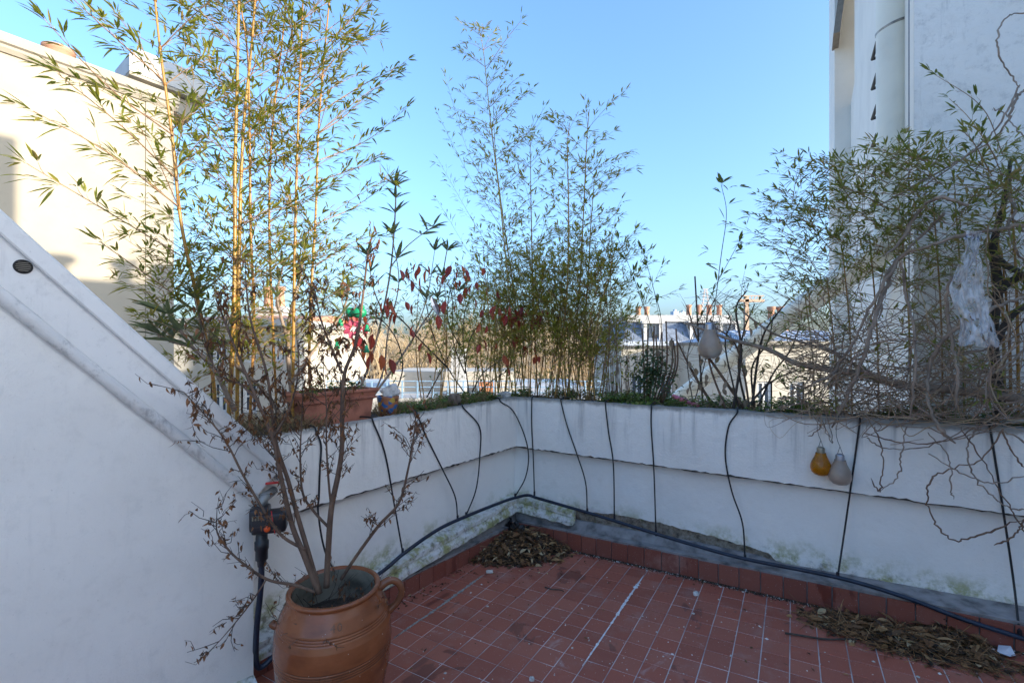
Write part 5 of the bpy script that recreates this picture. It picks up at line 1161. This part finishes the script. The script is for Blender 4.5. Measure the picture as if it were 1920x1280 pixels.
# --- frog ornament and silver leaf
fc_ = at(668, 586, 2.14); fg = thing('frog_ornament', 'green plastic frog wind ornament hung in the left planter shrubs', 'ornament', fc_)
def blob(c, rx, ry, rz, n=20):
    bm = bmesh.new(); bmesh.ops.create_uvsphere(bm, u_segments=n, v_segments=n // 2, radius=1); mb = MB(); bm.verts.index_update(); mb.add([c + V(v.co.x * rx, v.co.y * ry, v.co.z * rz) for v in bm.verts], [tuple(v.index for v in f.verts) for f in bm.faces]); bm.free(); return mb
mb = blob(fc_ + V(.012, 0, 0), .036, .026, .026); b2 = blob(fc_ + V(-.030, .01, .002), .022, .020, .024); mb.add(b2.v, b2.f); b3 = blob(fc_ + V(.025, -.008, .024), .016, .014, .014); mb.add(b3.v, b3.f); part(mb, 'head', 'frog_green', fg, smooth=True)
ey = part(blob(fc_ + V(.026, -.018, .029), .010, .007, .010, 14), 'eye', 'frog_white', fg, smooth=True); part(blob(fc_ + V(.026, -.024, .029), .0055, .003, .0055, 12), 'pupil', 'black_iron', ey, smooth=True)
part(MB().tube(catmull([fc_ + V(-.008, -.022, -.010), fc_ + V(.010, -.030, -.008), fc_ + V(.030, -.023, -.004)], 5), .002, 5), 'mouth', 'black_iron', fg)
for k in range(7):
    a = k * math.pi * 2 / 7; d = V(math.cos(a), -.1, math.sin(a)); part(MB().oval(fc_ + V(-.012, -.01, -.075) + d * .012, d, .036, .026, .5, .1, V(0, -1, 0)), 'petal', 'flower_pink', fg)
for px, py in ((638, 605), (688, 616), (632, 648), (687, 655)):
    c = at(px, py, 2.13); q = MB().lathe(c, [(0, .020), (.006, .018), (.010, 0), (.016, -.014), (.013, -.013)], 12); part(q, 'bell', 'frog_green', fg, smooth=True)
    part(MB().tube([c + V(0, 0, .02), fc_ + V((c.x - fc_.x) * .2, 0, -.015)], .0008, 3), 'string', 'black_iron', fg)
sp = at(815, 572, 2.55); solo(MB().oval(sp + V(-.02, 0, .05), V(.4, 0, -1), .12, .034, .5, .2, V(0, -1, .2)), 'metal_leaf', 'silver', 'silver leaf-shaped ornament among the oleander twigs', 'ornament', sp)

# ------------------------------------------------------------------ litter on the floor
def pile(c, ra, rb, ax, ay, h, n, name, lab, straw, seed):
    mb = MB(); base_ = MB(); N = 26; vs = [c + fN * h * .8]; rnd = random.Random(seed)
    prof_ = lambda u: max(0, 1 - u) ** 1.15
    rows = 7; vs = []
    for i in range(rows + 1):
        for j in range(N):
            a = 2 * math.pi * j / N; u = i / rows; k = 1 + .28 * noise.noise(V(math.cos(a) * 1.5, math.sin(a) * 1.5, seed))
            p = c + (ax * math.cos(a) * ra * u * k + ay * math.sin(a) * rb * u * k) * .80; vs.append(p + fN * (h * prof_(u) + .012 * noise.noise(p * 18) * prof_(u) - .001))
    base_.add(vs, [(i * N + j, i * N + (j + 1) % N, (i + 1) * N + (j + 1) % N, (i + 1) * N + j) for i in range(rows) for j in range(N)])
    for k in range(n):
        a = rnd.uniform(0, 6.28); u = rnd.random() ** .55 * rnd.choice((1, 1, 1.15)) 
        if u > 1.25: continue
        p = c + ax * math.cos(a) * ra * u + ay * math.sin(a) * rb * u + fN * (h * prof_(u) + rnd.uniform(.001, .014) * (1 if u < 1 else .2))
        d = V(rnd.uniform(-1, 1), rnd.uniform(-1, 1), rnd.uniform(-.25, .25))
        if rnd.random() < straw: mb.tube([p, p + d.normalized() * rnd.uniform(.03, .11)], .0012, 3, rnd.uniform(.5, .95), cap=False)
        elif rnd.random() < .07: mb.oval(p + fN * .006, d, rnd.uniform(.05, .08), rnd.uniform(.02, .035), rnd.uniform(.5, 1), rnd.uniform(.1, .5), V(rnd.uniform(-.5, .5), rnd.uniform(-.5, .5), 1))
        else: mb.oval(p, d, rnd.uniform(.018, .046), rnd.uniform(.009, .021), min(1, abs(rnd.gauss(.40, .36))), rnd.uniform(0, .7), V(rnd.uniform(-.5, .5), rnd.uniform(-.5, .5), 1))
    o = mb.build(name, 'litter_leaf', None, kind='stuff', base=c); o['label'] = lab
    b = base_.build('litter_mould', 'soil', o, True, 'stuff', base=c); return o
cA = onF(985, 1030); pile(cA - eR * .02, .37, .27, (eR - eL).normalized(), (eR + eL).normalized(), .11, 3000, 'leaf_litter', 'heap of wet brown fallen leaves in the inner corner of the terrace', .15, 2)
cB = onF(1690, 1200); dd = (onF(1800, 1225) - onF(1560, 1165)).normalized(); pile(cB, .36, .13, dd, fN.cross(dd).normalized(), .026, 1500, 'leaf_litter', 'spread of dead leaves and straw along the right skirting', .55, 5)
cC = onF(1775, 1192); pile(cC, .12, .07, dd, fN.cross(dd).normalized(), .035, 420, 'leaf_litter', 'clump of crisp brown leaves at the right end of the straw spread', .08, 8)
mb = MB()
for k in range(420):
    q = random.random()
    if q < .40: sx = random.uniform(.15, 1.7); p = WL(sx, -.02 - abs(random.gauss(0, .05)), 0)
    elif q < .75: sx = random.uniform(.3, 2.6); p = WR(sx, -.03 - .03 * sx - abs(random.gauss(0, .04)), 0)
    elif q < .92: p = onF(random.gauss(985, 70), random.gauss(1062, 22))
    else: p = onF(random.uniform(760, 1850), random.uniform(1080, 1270))
    p = V(p.x, p.y, fz(p.x, p.y) + .002)
    if (p - C0).dot(nL) > -.015 or (p - C0).dot(nR) > -.025 - .03 * (p - C0).dot(eR): continue
    mb.oval(p, V(random.uniform(-1, 1), random.uniform(-1, 1), .05), random.uniform(.008, .026), random.uniform(.004, .011), min(1, abs(random.gauss(.4, .35))), random.uniform(0, .3), V(random.uniform(-.2, .2), random.uniform(-.2, .2), 1))
mb.build('scattered_litter', 'litter_leaf', None, kind='stuff')['label'] = 'stray bits of leaf scattered along the skirtings and tiles'
# crumpled black film in the corner
c = WR(.07, -.10, .085); mb = MB(); NU = 22; vs = []
for i in range(NU + 1):
    for j in range(NU + 1):
        u, v = i / NU - .5, j / NU - .5; vs.append(c + eR * u * .17 + V(0, 0, 1) * (v * .11 + .03 * noise.noise(V(u * 5, v * 5, 1))) + nR * (-.05 * math.cos(u * 3) + .05 * noise.noise(V(u * 6, v * 6, 4)) + .06 * v))
mb.add(vs, [(i * (NU + 1) + j, (i + 1) * (NU + 1) + j, (i + 1) * (NU + 1) + j + 1, i * (NU + 1) + j + 1) for i in range(NU) for j in range(NU)]); solo(mb, 'black_plastic_scrap', 'black_film', 'crumpled black plastic scrap on the leaf heap in the corner', 'plastic scrap', c)
# fallen sticks
def stick(pts, r, lab, up=.006):
    P = [onF(x, y, up) for x, y in pts]; solo(MB().tube(catmull(P, 5), [r, r * .7], 6), 'fallen_stick', 'bark_dark', lab, 'stick', P[0], smooth=True)
stick([(1472, 1186), (1505, 1191), (1545, 1197), (1600, 1197), (1660, 1192)], .0045, 'long dark stick lying across the tiles into the straw at right')
stick([(1022, 1100), (1035, 1104), (1050, 1105), (1057, 1108)], .0035, 'short dark twig on the tiles in front of the leaf heap')
c = onF(1886, 1222, .012); mb = MB(); ax, ay = (onF(1905, 1228) - onF(1868, 1214)), (onF(1885, 1210) - onF(1892, 1232))
mb.add([c - ax * .5 - ay * .3, c + ax * .1 - ay * .5 + fN * .01, c + ax * .5 + ay * .05, c + ax * .35 + ay * .5 + fN * .012, c - ax * .3 + ay * .45, c + fN * .008], [(0, 1, 5), (1, 2, 5), (2, 3, 5), (3, 4, 5), (4, 0, 5)])
solo(mb, 'paper_scrap', 'paper_white', 'torn white paper scrap on the floor at the far right', 'paper scrap', c)
rock(onF(997, 1272, .006), V(.010, 0, 0), V(0, .008, 0), V(0, 0, .007), 'rock_pale', 'pebble', 'single round pebble on the tiles at the bottom edge', 4, 'pebble')
rock(onF(1305, 1112, .008), V(.014, 0, 0), V(0, .012, 0), V(0, 0, .010), 'rock_pale', 'plaster_lump', 'pale plaster lump on the tiles near the right skirting', 6, 'plaster lump')
rock(onF(918, 1071, .008), V(.020, 0, 0), V(0, .010, 0), V(0, 0, .008), 'flake', 'plaster_chip', 'white plaster chip lying at the foot of the leaf heap', 7, 'plaster chip')
mb = MB()
for k in range(900):
    if k < 620:      # along the right skirting joint
        s = random.uniform(.25, 2.5); o = -.022 - .03 * s - abs(random.gauss(0, .018)) - .008; p = WR(s, o, 0)
    elif k < 800: p = onF(random.uniform(1080, 1900), random.uniform(1050, 1270)); p = p if (p - C0).dot(nR) < -.03 * (p - C0).dot(eR) - .05 else onF(1300, 1150)
    else: p = onF(random.uniform(760, 1300), random.uniform(1090, 1275))
    p = V(p.x, p.y, fz(p.x, p.y) + .0012); r = random.uniform(.0014, .0046) * (1.9 if random.random() < .14 else 1); a = random.uniform(0, 3); d1 = V(math.cos(a), math.sin(a), 0) * r; d2 = V(-math.sin(a), math.cos(a), 0) * r * random.uniform(.4, 1); up_ = V(0, 0, r * .6)
    mb.add([p + d1, p + d2, p - d1, p - d2, p + up_], [(0, 1, 4), (1, 2, 4), (2, 3, 4), (3, 0, 4)], random.random())
mb.build('plaster_flakes', 'flake', None, kind='stuff')['label'] = 'fine white plaster flakes strewn over the tiles'
mb = MB()
for k in range(6500):
    s = random.uniform(.2, 3.0); o = -.030 - .03 * s - abs(random.gauss(0, .013))
    p = WR(s, o, 0); p = V(p.x, p.y, fz(p.x, p.y) + .001); r = random.uniform(.0014, .0042); a = random.uniform(0, 3); d1 = V(math.cos(a), math.sin(a), 0) * r; d2 = V(-math.sin(a), math.cos(a), 0) * r
    mb.add([p + d1, p + d2, p - d1, p - d2, p + V(0, 0, r * 1.2)], [(0, 1, 4), (1, 2, 4), (2, 3, 4), (3, 0, 4)], random.uniform(0, .6) ** 2)
mb.build('joint_grit', 'litter_leaf', None, kind='stuff')['label'] = 'dark grit gathered in the joint below the right skirting'
